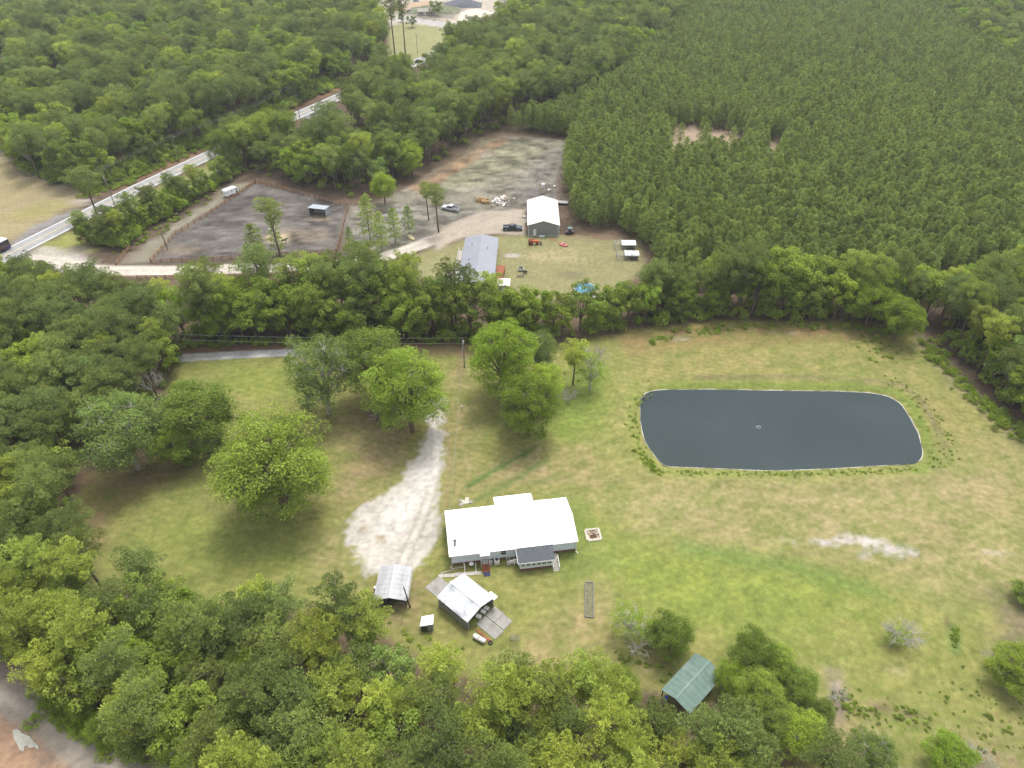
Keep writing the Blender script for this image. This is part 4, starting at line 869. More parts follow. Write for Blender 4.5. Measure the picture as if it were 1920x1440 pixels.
# --- garage, turned across the yard
ga = math.atan2(65.5-69.8, -2.9+7.7)          # ridge direction
gc = ((-11.7-7.7-2.9-6.1)/4, (65.6+69.8+66.1+60.9)/4)
gr = empty('garage', (gc[0], gc[1], 0), ga, 'metal garage with weathered white ribbed roof between two concrete slabs', 'garage')
GL_, GW = 3.35, 2.95
for s in (-1, 1): panels(gr, 'roof_sheet', (-GL_, 0, 3.15), (GL_, 0, 3.15), (-GL_, s*GW, 2.35), (GL_, s*GW, 2.35), 8, GARW, .02, 4)
MB().box(-GL_-.01, -.15, 3.155, GL_+.01, .15, 3.21).build('ridge_cap', GARW, gr)
for s in (-1, 1):
    MB().box(-GL_+.1, s*2.75-.02, .05, GL_-.1, s*2.75+.02, 1.5 if s < 0 else 2.36).build('side_wall', GREYW, gr)
    for x in np.linspace(-GL_+.15, GL_-.15, 5): MB().box(x-.05, s*2.68-.05, 0, x+.05, s*2.68+.05, 2.36).build('post', GALV, gr)
MB().box(GL_-1.2, 2.5, 2.3, GL_+.25, 3.35, 2.42).build('side_hood', WR, gr)
MB().add([(-GL_+.12,-2.7,.05),(-GL_+.12,2.7,.05),(-GL_+.12,2.7,2.35),(-GL_+.12,0,3.1),(-GL_+.12,-2.7,2.35)],[(0,4,3,2,1)]).build('end_wall', GARW, gr)
t = thing('concrete_slab', (-2.55, 62.7), ga, 'large broken concrete slab at the open end of the metal garage', 'slab')
for i in range(2):
    for j in range(2): MB().box(-2.0+i*1.95, -2.1+j*2.05, 0, -.08+i*1.95+R.uniform(-.1, .1), -.08+j*2.05+R.uniform(-.1, .1), .08+.012*R.random()).build('slab', CONC, t)
t = thing('concrete_apron', (-11.75, 69.3), ga, 'concrete apron at the upper left end of the metal garage', 'slab'); MB().box(-1.35, -1.55, 0, 1.35, 1.45, .08).build('slab', CONC, t)
t = thing('rusty_gutter', (-4.3, 60.6), ga, 'strip of rusty sheet metal lying along the lower edge of the slab', 'sheet metal'); MB().slab([(-1.5, -.15, .12), (1.6, -.3, .1), (1.6, .15, .12), (-1.5, .2, .12)], .04).build('sheet', mat('rust', (0.22, 0.09, 0.045), .95, noise=.3), t)
JUNK = [((-5.1, 63.6), 'white box of junk stacked at the open mouth of the garage', TRIM), ((-4.4, 64.4), 'grey crate of junk at the open mouth of the garage', GALV), ((-3.9, 65.0), 'brown crate at the right edge of the garage mouth', WEATH)]
for p, lb, m in JUNK:
    t = thing('crate', p, ga+.3, lb, 'crate'); MB().box(-.35, -.28, 0, .35, .28, .5).build('box', m, t); MB().box(-.37, -.3, .5, .37, .3, .54).build('lid', TRIM, t)
t = thing('tyre', (-3.2, 59.3), 0, 'old tyre lying beside the white propane tank', 'tyre'); tm = bpy.data.meshes.new('tread')
q = MB(); ro_, ri_ = .36, .2
q.add([(r_*math.cos(k*.5236), r_*math.sin(k*.5236), z) for k in range(12) for r_, z in ((ro_, .02), (ro_, .2), (ri_, .2), (ri_, .02))], [(4*k+j, 4*k+(j+1) % 4, (4*k+4+(j+1) % 4) % 48, (4*k+4+j) % 48) for k in range(12) for j in range(4)]); q.build('tread', BLACK, t)
t = thing('propane_tank', (-4.85, 59.75), math.atan2(-1.0, 1.6), 'white propane tank lying in the grass below the garage slab', 'propane tank')
q = MB(); q.tube([(-1.05, 0, .5), (-.95, 0, .5)], .18, 14, .34).tube([(-.95, 0, .5), (.95, 0, .5)], .38, 14).tube([(.95, 0, .5), (1.05, 0, .5)], .34, 14, .18); q.build('tank', TRIM, t, True)
MB().tube([(0, 0, .85), (0, 0, 1.0)], .14, 10).build('valve_cap', GALV, t)
for x in (-.6, .6): MB().box(x-.1, -.3, 0, x+.1, .3, .2).build('foot', CONC, t)
# --- small white shed
sh = empty('shed', (-12.75, 61.9, 0), .05, 'tiny lean-to shed with white roof below the carport', 'shed')
MB().slab([(-1.0, -.75, 1.55), (1.0, -.7, 1.85), (1.05, .85, 2.05), (-.75, .75, 1.8)], .06).build('roof', WR, sh)
MB().box(-.9, -.66, 0, -.84, .7, 1.5).box(.84, -.66, 0, .9, .7, 1.78).box(-.84, .64, 0, .84, .7, 1.7).build('wall', GREYW, sh)
MB().box(.1, -.7, .1, .83, -.67, 1.6).build('door', GREYW, sh); MB().box(-.84, -.68, 1.35, .84, -.66, 1.5).build('lintel', TRIM, sh)
for i in range(5): MB().box(-.84+i*.19, -.68, 0, -.82+i*.19+.06, -.65, 1.35).build('slat', DKW, sh)
t = thing('stake', (-16.6, 62.6), 0, 'pale upright stake in the grass below the carport', 'stake'); MB().tube([(0, 0, 0), (-.06, 0, 1.9)], .04, 5).build('shaft', WEATH, t); t.rotation_euler = (.05, -.05, 0)
t = thing('grass_post', (-9.3, 60.6), 0, 'thin bare sapling post in the grass right of the tiny shed', 'post'); MB().tube([(0, 0, 0), (0, 0, 1.0)], .03, 5).build('shaft', DKW, t)
# --- green roofed open shed
A, B, Cc, D = [G(*p, 2.5) for p in ((1307, 1223), (1352, 1263), (1298, 1340), (1241, 1294))]
ang = math.atan2(A[1]-D[1], A[0]-D[0]); gcx, gcy = (A[0]+B[0]+Cc[0]+D[0])/4, (A[1]+B[1]+Cc[1]+D[1])/4
gs = empty('pole_barn', (gcx, gcy, 0), ang, 'open pole barn with faded green metal roof under trees at the bottom', 'pole barn')
for s in (-1, 1): panels(gs, 'roof_sheet', (-4.0, .15, 3.0), (4.0, .15, 3.0), (-4.0, s*2.35+.05, 2.35), (4.0, s*2.35+.05, 2.35), 9, GREENR, .02, 3)
MB().box(-4.02, .0, 3.005, 4.02, .3, 3.05).build('ridge_cap', GREENR, gs)
for x in (-3.8, -1.3, 1.3, 3.8):
    for y in (-2.15, 2.2): MB().box(x-.07, y-.07, 0, x+.07, y+.07, 2.35).build('post', DKW, gs)
pb = (gcx-3.7*math.cos(ang)-1.6*math.sin(ang), gcy-3.7*math.sin(ang)+1.6*math.cos(ang))
t = thing('plastic_drum', pb, 0, 'blue plastic drum under the corner of the green roofed barn', 'drum'); MB().tube([(0, 0, 0), (0, 0, .95)], .36, 12).tube([(0, 0, .4), (0, 0, .45)], .38, 12).build('barrel', mat('blue_plastic', (0.02, 0.06, 0.35), .5), t); MB().tube([(0, 0, .95), (0, 0, 1.0)], .3, 12).build('lid', mat('blue_plastic', (0, 0, 0)), t)
# --- farm: tan metal building
b0 = G(990, 442); BW = 9.1; BL = 17.6
bn = empty('metal_barn', (b0[0], b0[1], 0), -.01, 'grey walled metal barn with cream roof at the edge of the plantation', 'barn')
MB().add([(0,0,0),(BW,0,0),(BW,BL,0),(0,BL,0),(0,0,3.4),(BW,0,3.4),(BW,BL,3.4),(0,BL,3.4),(BW/2,0,4.75),(BW/2,BL,4.75)], [(0,1,5,8,4),(2,3,7,9,6),(1,2,6,5),(3,0,4,7)]).build('wall', GREYW, bn)
r_ = MB().slab([(BW/2, -.25, 4.85), (-.25, -.25, 3.42), (-.25, BL+.25, 3.42), (BW/2, BL+.25, 4.85)], .08).slab([(BW/2, BL+.25, 4.85), (BW+.25, BL+.25, 3.42), (BW+.25, -.25, 3.42), (BW/2, -.25, 4.85)], .08).build('roof', BEIGE, bn)
q = MB(); seams(q, (BW/2, -.25, 4.86), (BW/2, BL+.25, 4.86), (-.25, -.25, 3.43), (-.25, BL+.25, 3.43), 19, .02); seams(q, (BW/2, -.25, 4.86), (BW/2, BL+.25, 4.86), (BW+.25, -.25, 3.43), (BW+.25, BL+.25, 3.43), 19, .02); q.build('roof_seams', BEIGE, r_)
q = MB().box(-.03, -.05, 0, .1, -.003, 3.4).box(BW-.1, -.05, 0, BW+.03, -.003, 3.4).box(0.1, -.05, -.02, BW-.1, -.003, .08); q.build('corner_trim', TRIM, bn)
q = MB()
for i in range(1, 22): q.box(i*.41-.02, -.02, .1, i*.41+.02, -.002, 3.4)
q.build('wall_ribs', GREYW, bn)
dr = MB().box(1.5, -.07, .05, 2.4, -.025, 2.1).build('door', TRIM, bn); MB().box(2.28, -.1, 1.0, 2.34, -.07, 1.1).build('handle', STEEL, dr)
t = thing('propane_bottle', (b0[0]+4.1, b0[1]-.7), 0, 'low white tub on the grass against the cream roofed barn', 'tub'); MB().box(-.75, -.25, 0, .75, .25, .35).build('box', TRIM, t); MB().box(-.7, -.2, .35, .7, .2, .38).build('cover', TRIM, t)
# --- grey roofed mobile home
mh0 = G(872, 447, 3.2); ang = math.atan2(184.6-160.0, -13.2+14.3)-math.pi/2
mo = empty('mobile_home', (-13.95, 159.2, 0), -.03, 'long house with blue-grey metal roof and lattice ramp on the farm', 'house')
MW, ML = 9.2, 26.2
MB().add([(.2,0,0),(MW-.2,0,0),(MW-.2,ML,0),(.2,ML,0),(.2,0,2.9),(MW-.2,0,2.9),(MW-.2,ML,2.9),(.2,ML,2.9),(MW/2,0,4.0),(MW/2,ML,4.0)], [(0,1,5,8,4),(2,3,7,9,6),(1,2,6,5),(3,0,4,7)]).build('wall', mat('brown_siding', (0.16, 0.12, 0.10), .85), mo)
r_ = MB().slab([(MW/2, -.3, 4.12), (-.15, -.3, 3.0), (-.15, ML+.3, 3.0), (MW/2, ML+.3, 4.12)], .08).slab([(MW/2, ML+.3, 4.12), (MW+.15, ML+.3, 3.0), (MW+.15, -.3, 3.0), (MW/2, -.3, 4.12)], .08).build('roof', GREYR, mo)
q = MB(); seams(q, (MW/2, -.3, 4.13), (MW/2, ML+.3, 4.13), (-.15, -.3, 3.01), (-.15, ML+.3, 3.01), 29, .02); seams(q, (MW/2, -.3, 4.13), (MW/2, ML+.3, 4.13), (MW+.15, -.3, 3.01), (MW+.15, ML+.3, 3.01), 29, .02); q.build('roof_seams', GREYR, r_)
for x, y in ((6.6, 18.6), (2, 12), (2.2, 21)): MB().tube([(x, y, 3.3), (x, y, 4.1)], .09, 6).build('vent_pipe', STEEL, r_)
for y in (2.5, 7, 12, 21.5): 
    q = MB().box(.13, y, 1.0, .19, y+1.4, 2.1).build('window', TRIM, mo); MB().box(.11, y+.08, 1.08, .128, y+1.32, 2.02).build('pane', GLASS, q)
# lattice ramp along its left side
lr = empty('wooden_ramp', (-15.6, 161.5, 0), -.03, 'long pale wooden ramp with lattice rails left of the grey roofed house', 'ramp')
MB().box(0, 0, .45, 1.1, 21, .55).build('deck', WEATH, lr)
for x in (-.04, 1.1):
    for i in range(15):
        y = i*1.5; MB().box(x-.03, y-.05, 0, x+.05, y+.05, 1.6).build('post', TRIM, lr)
    for z in (.95, 1.5): MB().box(x-.02, 0, z, x+.04, 21, z+.08).build('rail', TRIM, lr)
    bl = MB()
    for i in range(70): bl.box(x, i*.3, .55, x+.03, i*.3+.06, 1.5)
    o = bl.build('balusters', TRIM, lr); o['kind'] = 'stuff'
# deck with red-brown rails on the right side
dk = empty('wooden_deck', (-4.3, 166.8, 0), -.03, 'red-brown stained deck with steps right of the grey roofed house', 'deck')
MB().box(0, 2.2, .75, 2.2, 6.4, .85).build('floor', REDW, dk); MB().box(0, -1.2, .4, 1.9, 1.4, .5).build('floor', REDW, dk)
for y0, y1, x1, zz in ((2.2, 6.4, 2.2, .85), (-1.2, 1.4, 1.9, .5)):
    for yy in np.linspace(y0, y1, 4): MB().box(x1-.06, yy-.05, 0, x1+.04, yy+.05, zz+1.0).build('post', REDW, dk)
    for k in range(12): yy = y0+(y1-y0)*(k+.5)/12; MB().box(x1-.03, yy-.04, zz, x1+.0, yy+.04, zz+.9).build('baluster', ORNG, dk)
    MB().box(x1-.07, y0, zz+.9, x1+.05, y1, zz+.97).build('rail', ORNG, dk)
ws = empty('shed', (-2.2, 161.3, 0), -.05, 'small square white-roofed shed beside the red-brown farmhouse deck', 'shed')
MB().slab([(-1.7, -1.5, 2.3), (1.7, -1.5, 2.3), (1.7, 1.6, 2.6), (-1.7, 1.6, 2.6)], .08).build('roof', WR, ws); MB().box(-1.5, -1.3, 0, 1.5, 1.4, 2.25).build('wall', GREYW, ws); MB().box(-.4, -1.35, .05, .4, -1.31, 1.9).build('door', TRIM, ws)

# ------------------------------------------------------------------ single trees of the yard
register(('big', 0), 'oak', 70, oak_m, nl=26, np=15, n=88, size=.18, z0=.9)
register(('big', 1), 'oak', 71, oak_b, nl=24, np=14, n=80, size=.19, z0=.9)
register(('big', 2), 'oak', 72, oak_g, tm=greybark, nl=24, np=14, n=70, size=.19, z0=1.2)
register(('big', 3), 'oak', 73, oak_d, nl=24, np=14, n=80, size=.19, z0=1.0)
register(('sparse', 0), 'oak', 74, oak_g, tm=greybark, nl=22, np=12, n=66, size=.19, z0=1.0)
register(('sparse', 1), 'oak', 75, oak_b, tm=greybark, nl=18, np=10, n=34, size=.19, z0=.8)
register(('bigpine', 0), 'pine', 76, pine_a, cr=3.9, n=170, nb=40, z0=5.5)
def register_bare(key, seed, **k):
    V, F = tubes(bare_segs(seed, **k), 4); PROTO[key] = mesh_quads('branches', V, F, [greybark])
register_bare(('bare', 0), 5, H=9, lv=4, n0=6, r0=.17, spread=.5, up=.5); register_bare(('bare', 1), 8, H=5, lv=4, n0=7, r0=.12, spread=.45, up=.35); register_bare(('bare', 2), 9, H=4.5, lv=4, n0=9, r0=.09, spread=.5, up=.1)
def ytree(px, py, wpx, key, name, label, vr=.8, group=None, cat='tree', rz=None, hp=7.2, rp=4.75, tilt=None):
    """crown centre at photo position (px,py), crown width wpx photo pixels, vertical/horizontal radius ratio vr"""
    h = 6.
    for _ in range(6):
        x, y = G(px, py, h); zc = y*math.cos(PITCH)+(HC-h)*math.sin(PITCH); r = wpx/2*zc/FPX; s = r/rp; sz = s*vr/1.1; h = hp*sz
    return place_tree(key, x, y, s, R.uniform(0, 6) if rz is None else rz, name, label, group, sz, tilt, cat)
YT = [
 (506, 862, 222, ('big', 0), 'largest round bright green oak alone on the left lawn', .80), (225, 800, 168, ('big', 2), 'wide grey-green oak at the left edge of the lawn', .85),
 (368, 770, 150, ('big', 3), 'dark green oak behind the largest lawn oak', .80), (322, 828, 84, ('big', 1), 'small yellow-green tree between the grey-green and dark oaks', .9), (352, 848, 50, ('big', 1), 'smallest yellow-green tree in front of the dark lawn oak', .8),
 (600, 690, 122, ('sparse', 0), 'thin crowned oak with grey bare limbs beside the paved lane', 1.0), (700, 668, 116, ('big', 3), 'dark oak in the middle of the three by the lane', 1.0), (764, 722, 128, ('big', 0), 'dense oak overhanging the top of the gravel drive', 1.0),
 (942, 660, 130, ('big', 1), 'large bright green tree right of the yard power pole', 1.05), (1010, 652, 70, ('big', 2), 'pale green tree behind the bright tree by the power pole', 1.1), (992, 755, 116, ('big', 0), 'round oak at the lower end of the central clump', .95), (1015, 712, 80, ('big', 1), 'bright tree in the middle of the central clump', .9),
 (1110, 688, 60, ('sparse', 1), 'sparse light green tree beside the dead white tree', 1.2),
 (1182, 1165, 92, ('sparse', 1), 'light green half bare tree above the green roofed barn', .75), (1262, 1186, 90, ('big', 3), 'dark oak at the left corner of the green barn roof', .85), (1225, 1185, 50, ('sparse', 0), 'grey limbed thin tree between the light and dark trees above the barn', .8),
 (1418, 1222, 96, ('big', 3), 'dark irregular oak at the right corner of the green barn roof', .85), (1425, 1300, 100, ('big', 0), 'mid green oak just below the right barn corner tree', .85), (1500, 1282, 84, ('big', 3), 'rounded tree second to the right of the green barn', .85),
 (1505, 1375, 104, ('big', 1), 'brightest yellow-green tree in the lower right', .85), (1458, 1238, 70, ('big', 0), 'mid green tree touching the right corner oak of the green barn', .9), (1372, 1268, 66, ('big', 1), 'light green tree tucked against the right barn corner', .9), (1450, 1345, 90, ('big', 3), 'dark tree between the barn and the brightest lower tree', .9), (1545, 1330, 50, ('big', 3), 'small dark tree beside the grey brush heap', .9),
 (415, 272, 62, ('big', 3), 'first of four leafy trees hiding the road behind the horse trailer', 1.2), (452, 255, 62, ('big', 0), 'second of four leafy trees hiding the road behind the horse trailer', 1.2), (488, 243, 60, ('big', 1), 'third, brighter of four leafy trees hiding the road', 1.2), (524, 236, 58, ('big', 3), 'last of four leafy trees hiding the road, nearest its open stretch', 1.2),
 (1640, 1410, 90, ('big', 2), 'dull grey-green tree right of the brightest lower tree', .8), (1165, 1290, 86, ('big', 0), 'low green tree on the lawn edge left of the barn', .8),
 (1785, 1415, 96, ('big', 1), 'bright bush with pale twigs at the bottom right', .6), (1912, 1250, 110, ('big', 1), 'green bush spilling in from the right edge', .6), (1930, 1110, 60, ('big', 3), 'dark bush at the right edge above the spilling one', .6),
 (1682, 1190, 54, ('sparse', 1), 'little green bush inside pale bare twigs on the open lawn', .55), (1695, 590, 84, ('big', 1), 'bright tree hanging over the top right corner of the pond field', .9),
 (100, 1275, 62, ('big', 1), 'bright lime tree at the top of the clay track edge', .9), (150, 1322, 56, ('big', 1), 'second bright lime tree down the clay track edge', .9), (190, 1362, 60, ('big', 0), 'low green tree between lime ones on the clay track edge', .9), (245, 1388, 62, ('big', 1), 'yellowest tree at the lower end of the clay track edge', 1.0), (335, 1405, 120, ('sparse', 1), 'wide lime tree with pale bare limbs at the bottom left', .85),
 (718, 345, 46, ('big', 1), 'brightest tree on the woods edge between paddock and burnt field', 1.2), (770, 290, 50, ('big', 1), 'slim bright tree at the left side of the burnt field', 1.2), (405, 590, 70, ('big', 1), 'bright tree in the middle of the belt left part', 1.2), (948, 580, 60, ('big', 1), 'bright rounded tree in the belt behind the yard power pole clump', 1.2),
 (1640, 560, 90, ('big', 1), 'yellow-green tree of the belt above the pond right half', .9), (185, 250, 64, ('big', 1), 'brightest yellow-green tree beyond the nearest stretch of road', 1.3), (150, 55, 50, ('big', 1), 'lime tree far in the upper left woods', 1.0), (215, 45, 40, ('big', 1), 'small lime tree right of the far lime one', 1.2), (385, 165, 70, ('big', 1), 'pair forming bright tree in the upper woods behind the road', 1.1),
]
for q in YT:
    if not q[3]: continue
    ytree(q[0], q[1], q[2]*(1.08 if q[2] > 200 else 1.32 if q[1] > 660 and q[1] < 730 and q[0] < 800 and q[0] > 560 else 1.13 if q[1] < 840 and q[1] > 600 else 1.06), q[3], 'bush' if ' bush' in q[4] else 'oak_tree' if 'oak' in q[4] else 'broadleaf_tree', q[4], q[5], cat='bush' if ' bush' in q[4] else 'tree')
PINES = [(1078, 665, 62, .95, 'single pine with yellow-green crown between the clump and the dead tree'), (1372, 1400, 150, 1.0, 'broad olive pine hiding the lower side of the green barn'), (1560, 1420, 100, 1.0, 'dull pine right of the brightest lower tree'), (385, 512, 62, 1.0, 'dark pine standing up in front of the farm track'), (300, 548, 50, 1.0, 'yellowish pine left of the dark one by the farm track'),
         (1228, 1372, 104, 1.0, 'large yellowish pine left of the green barn front'), (722, 520, 66, 1.0, 'left of the twin pines topping the belt by the farm track'), (755, 528, 60, 1.0, 'right of the twin pines topping the belt by the farm track'), (262, 1068, 92, .9, 'dark pine top sticking out over the lawn from the bottom left woods'), (215, 345, 0, 0, ''),
         (480, 500, 80, 1.0, 'tall pine in front of the lower paddock fence'), (632, 515, 60, 1.0, 'light pine in front of the widening farm track'), (158, 340, 60, 1.0, 'lone pine leaning over the road beside the utility pole')]
for px, py, w, vr, lb in PINES:
    if w: ytree(px, py, w, ('bigpine', 0) if w > 100 else ('pine', 3) if 'yellow' in lb else ('pine', R.choice([0, 1, 2])), 'pine_tree', lb, vr*.9, cat='pine tree', hp=10.8, rp=3.7)
THIN = [(508, 400, 56, 'thin tall pine in the middle of the paddock'), (516, 438, 34, 'small pine at the sandy ring in the paddock'), (478, 455, 50, 'thin pine by the lower fence of the paddock'), (688, 398, 46, 'thin pine at the upper right corner of the paddock'), (712, 425, 40, 'thin pine right of the paddock in the grey soil'),
        (738, 415, 36, 'second thin pine right of the paddock'), (765, 405, 30, 'third thin pine left of the silver truck'), (818, 368, 44, 'tall thin pine behind the silver pickup'), (800, 360, 34, 'thin pine left of the one behind the silver pickup'), (655, 440, 24, 'sapling pine at the right paddock fence')]
for px, py, w, lb in THIN:
    if px > 650 and px < 780 or 'small' in lb or 'lower fence' in lb: ytree(px, py+6, w, ('young', px % 4), 'pine_tree', lb, 1.05, cat='pine tree', hp=4.6, rp=2.0)
    else: ytree(px, py, w, ('pine', 4), 'pine_tree', lb, .95, cat='pine tree', hp=11.2, rp=2.9)
def bare(px, py, key, sc, name, label, h=0, cat='dead tree', sz=None, rz=0):
    x, y = G(px, py, h); o = bpy.data.objects.new(name, None); C.objects.link(o); o.location = (x, y, 0); o.scale = (sc, sc, sz or sc); o.rotation_euler = (0, 0, rz); tag(o, label, cat)
    b_ = bpy.data.objects.new('branches', PROTO[key]); C.objects.link(b_); b_.parent = o; return o
bare(1106, 706, ('bare', 0), 1.15, 'dead_tree', 'tallest bare whitish dead tree at the left corner of the pond field'); bare(1066, 757, ('bare', 1), 1.0, 'dead_tree', 'small bare white dead tree at the right foot of the central clump')
bare(955, 742, ('bare', 1), 1.15, 'dead_tree', 'bare grey dead tree in the gap of the central clump', rz=1); bare(1190, 1222, ('bare', 1), 1.0, 'dead_tree', 'bare white limbs beside the light tree above the green barn', rz=2)
bare(1685, 1208, ('bare', 2), 1.35, 'bare_bush', 'pale bare bush with fanned twigs alone on the right lawn', cat='bush'); bare(1880, 1270, ('bare', 2), 1.5, 'bare_bush', 'bare grey brush reaching in from the right edge', cat='bush', rz=2)
bare(1820, 1440, ('bare', 2), 1.1, 'bare_bush', 'whitish bare twigs beside the bright bottom right bush', cat='bush', rz=1); bare(1565, 1312, ('bare', 2), .7, 'brush_pile', 'heap of grey brush at the right side of the lower right trees', cat='brush pile', rz=1)
bare(1795, 610, ('bare', 0), 1.0, 'dead_tree', 'bare silver dead tree at the top right corner of the pond field', rz=2); bare(1490, 560, ('bare', 0), 1.1, 'dead_tree', 'bare dead treetop poking out of the woods above the pond', rz=4); bare(700, 790, ('bare', 2), .5, 'brush_pile', 'dark heap of twigs left of the top of the drive', cat='brush pile', rz=3)
bare(290, 745, ('bare', 0), .9, 'dead_tree', 'thin bare tree between the left woods and the dark lawn oak', rz=1); bare(85, 1310, ('bare', 1), .9, 'dead_tree', 'bare fallen looking tree at the clay track edge', rz=1); bare(965, 1200, ('bare', 2), .35, 'bare_sapling', 'small leafless sapling on the lawn right of the propane tank', cat='sapling')
for (px0, py0, px1, py1, lb) in ((1733, 602, 1750, 572, 'left'), (1745, 600, 1757, 572, 'right')):
    x0, y0 = G(px0, py0); x1, y1 = G(px1, py1, 5.5); t = empty('dead_tree', (x0, y0, 0), 0, lb+' of two pale leaning trunks above the right end of the pond', 'dead tree'); MB().tube([(0, 0, 0), (x1-x0, y1-y0, 5.5)], .14, 6, .07).build('trunk', greybark, t)
# weeds on the pond bank and at the field edge: small clumps nobody would count
wd = []
def weeds(P, n, w, s0, s1, keys=(0, 2)):
    P = PX(P)
    for _ in range(n):
        i = R.randrange(len(P)-1); t = R.random(); x = P[i][0]+(P[i+1][0]-P[i][0])*t+R.gauss(0, w); y = P[i][1]+(P[i+1][1]-P[i][1])*t+R.gauss(0, w); s = R.uniform(s0, s1)
        wd.append(('shrub', ('shrub', R.choice(keys)), x, y, s, s*R.uniform(.6, 1.1), R.uniform(0, 6.28), ''))
weeds([(1320, 709), (1450, 707), (1600, 712), (1660, 716)], 110, .5, .05, .14); weeds([(1660, 716), (1700, 730), (1735, 765), (1765, 810), (1775, 850), (1760, 872)], 330, .9, .05, .24)
weeds([(1215, 722), (1192, 760), (1188, 800), (1215, 865)], 50, .7, .08, .3, (0, 1)); weeds([(1195, 850), (1215, 868), (1235, 882)], 30, .6, .15, .42, (0, 1)); weeds([(1240, 884), (1400, 890), (1560, 888), (1720, 880)], 220, .35, .05, .2, (0, 1))
weeds([(1615, 620), (1640, 650), (1665, 665)], 45, 2.2, .12, .42, (0, 1)); weeds([(1580, 1310), (1600, 1330), (1720, 1345)], 110, 1.0, .06, .28); weeds([(1060, 705), (1130, 690)], 25, 2, .1, .3, (0, 1)); weeds([(1790, 1180), (1792, 1215)], 30, .25, .1, .28)
weeds([(1180, 1230), (1240, 1270)], 20, 1.5, .1, .4); weeds([(400, 850), (330, 875), (250, 885)], 30, 2, .1, .3, (2, 2)); weeds([(1850, 1330), (1900, 1400)], 120, 4, .05, .25, (0, 2)); weeds([(1210, 640), (1400, 612), (1560, 610), (1690, 625)], 120, .8, .15, .6, (0, 1))
weeds([(160, 368), (230, 345), (300, 310), (400, 270), (545, 207)], 260, 1.2, .25, .8, (0, 1)); weeds([(1730, 640), (1800, 720), (1870, 780), (1930, 830)], 160, 1.3, .2, .8, (0, 1)); weeds([(60, 1290), (150, 1355), (260, 1430)], 90, 1.0, .3, .9, (1, 1)); weeds([(330, 648), (560, 642), (900, 640)], 120, .6, .3, .9, (0, 1)); weeds([(230, 470), (300, 430), (420, 350)], 60, 1.5, .2, .6, (0, 1)); weeds([(600, 1100), (680, 1180), (760, 1210), (860, 1235)], 60, 1.2, .1, .3, (0, 1))
instancer('bank_weeds', wd, 'clumps of weeds on the pond bank and along the field edges', 'weeds')

# ------------------------------------------------------------------ vehicles
def pickup(p, rz, col, label, dark=False):
    t = empty('pickup_truck', (p[0], p[1], 0), rz, label, 'pickup truck'); paint = mat('paint_'+('dark' if dark else 'silver'), col, .35, noise=.03, spec=.5)
    b = MB(); W2 = .98
    prof = [(-2.85, .45), (-2.85, 1.02), (-1.0, 1.05), (-1.0, 1.08), (1.05, 1.1), (2.6, 1.02), (2.85, .9), (2.88, .45)]
    b.prism(prof, -W2, W2); b.box(-2.83, -W2, 1.02, -1.0, -W2+.09, 1.3).box(-2.83, W2-.09, 1.02, -1.0, W2, 1.3).box(-2.85, -W2, 1.02, -2.76, W2, 1.3); body = b.build('body', paint, t)
    MB().box(-2.74, -W2+.1, 1.025, -1.02, W2-.1, 1.06).build('bed_floor', STEEL, t)
    def fr(x0, x1, x2, x3, z0, z1, wb, wt): return [(x0,-wb,z0),(x3,-wb,z0),(x3,wb,z0),(x0,wb,z0),(x1,-wt,z1),(x2,-wt,z1),(x2,wt,z1),(x1,wt,z1)]
    F6 = [(0,3,2,1),(4,5,6,7),(0,1,5,4),(1,2,6,5),(2,3,7,6),(3,0,4,7)]
    MB().add(fr(-1.0, -.85, .55, 1.25, 1.08, 1.66, .93, .78), F6).build('windows', GLASS, t)
    MB().add(fr(-.9, -.86, .5, .58, 1.64, 1.78, .80, .74), F6).build('cab_roof', paint, t)
    pl = MB()
    for s in (-1, 1):
        pl.tube([(-.98, s*.92, 1.1), (-.85, s*.79, 1.68)], .05, 4).tube([(.15, s*.92, 1.1), (.1, s*.79, 1.68)], .05, 4).tube([(1.22, s*.92, 1.1), (.55, s*.79, 1.68)], .045, 4)
    pl.build('pillars', paint, t)
    for x in (-1.85, 1.85):
        for s in (-1, 1):
            w_ = MB().tube([(x, s*.74, .4), (x, s*1.0, .4)], .4, 14).build('wheel', BLACK, t); MB().tube([(x, s*1.0, .4), (x, s*1.015, .4)], .22, 10).build('rim', GALV, w_)
    for s in (-1, 1):
        MB().box(2.84, s*.75-.16, .72, 2.9, s*.75+.16, .92).build('headlight', TRIM, t); MB().box(-2.88, s*.88-.07, .8, -2.84, s*.88+.07, 1.2).build('tail_light', mat('red_plastic', (.3, .02, .02), .4), t)
    MB().box(-2.98, -.9, .45, -2.86, .9, .62).build('bumper', GALV, t); MB().box(2.88, -.92, .42, 3.0, .92, .64).build('bumper', GALV, t)
    for s in (-1, 1): MB().box(.85, s*.98-.02*s, 1.12, 1.0, s*1.18, 1.28).build('mirror', STEEL, t)
    return t
pickup(G(961, 431), .0, (0.035, 0.05, 0.06), 'dark blue-black pickup truck on gravel beside the cream roofed barn', True)
pickup(G(845, 394), math.radians(180-24), (0.50, 0.52, 0.55), 'silver pickup truck at the edge of the burnt soil')
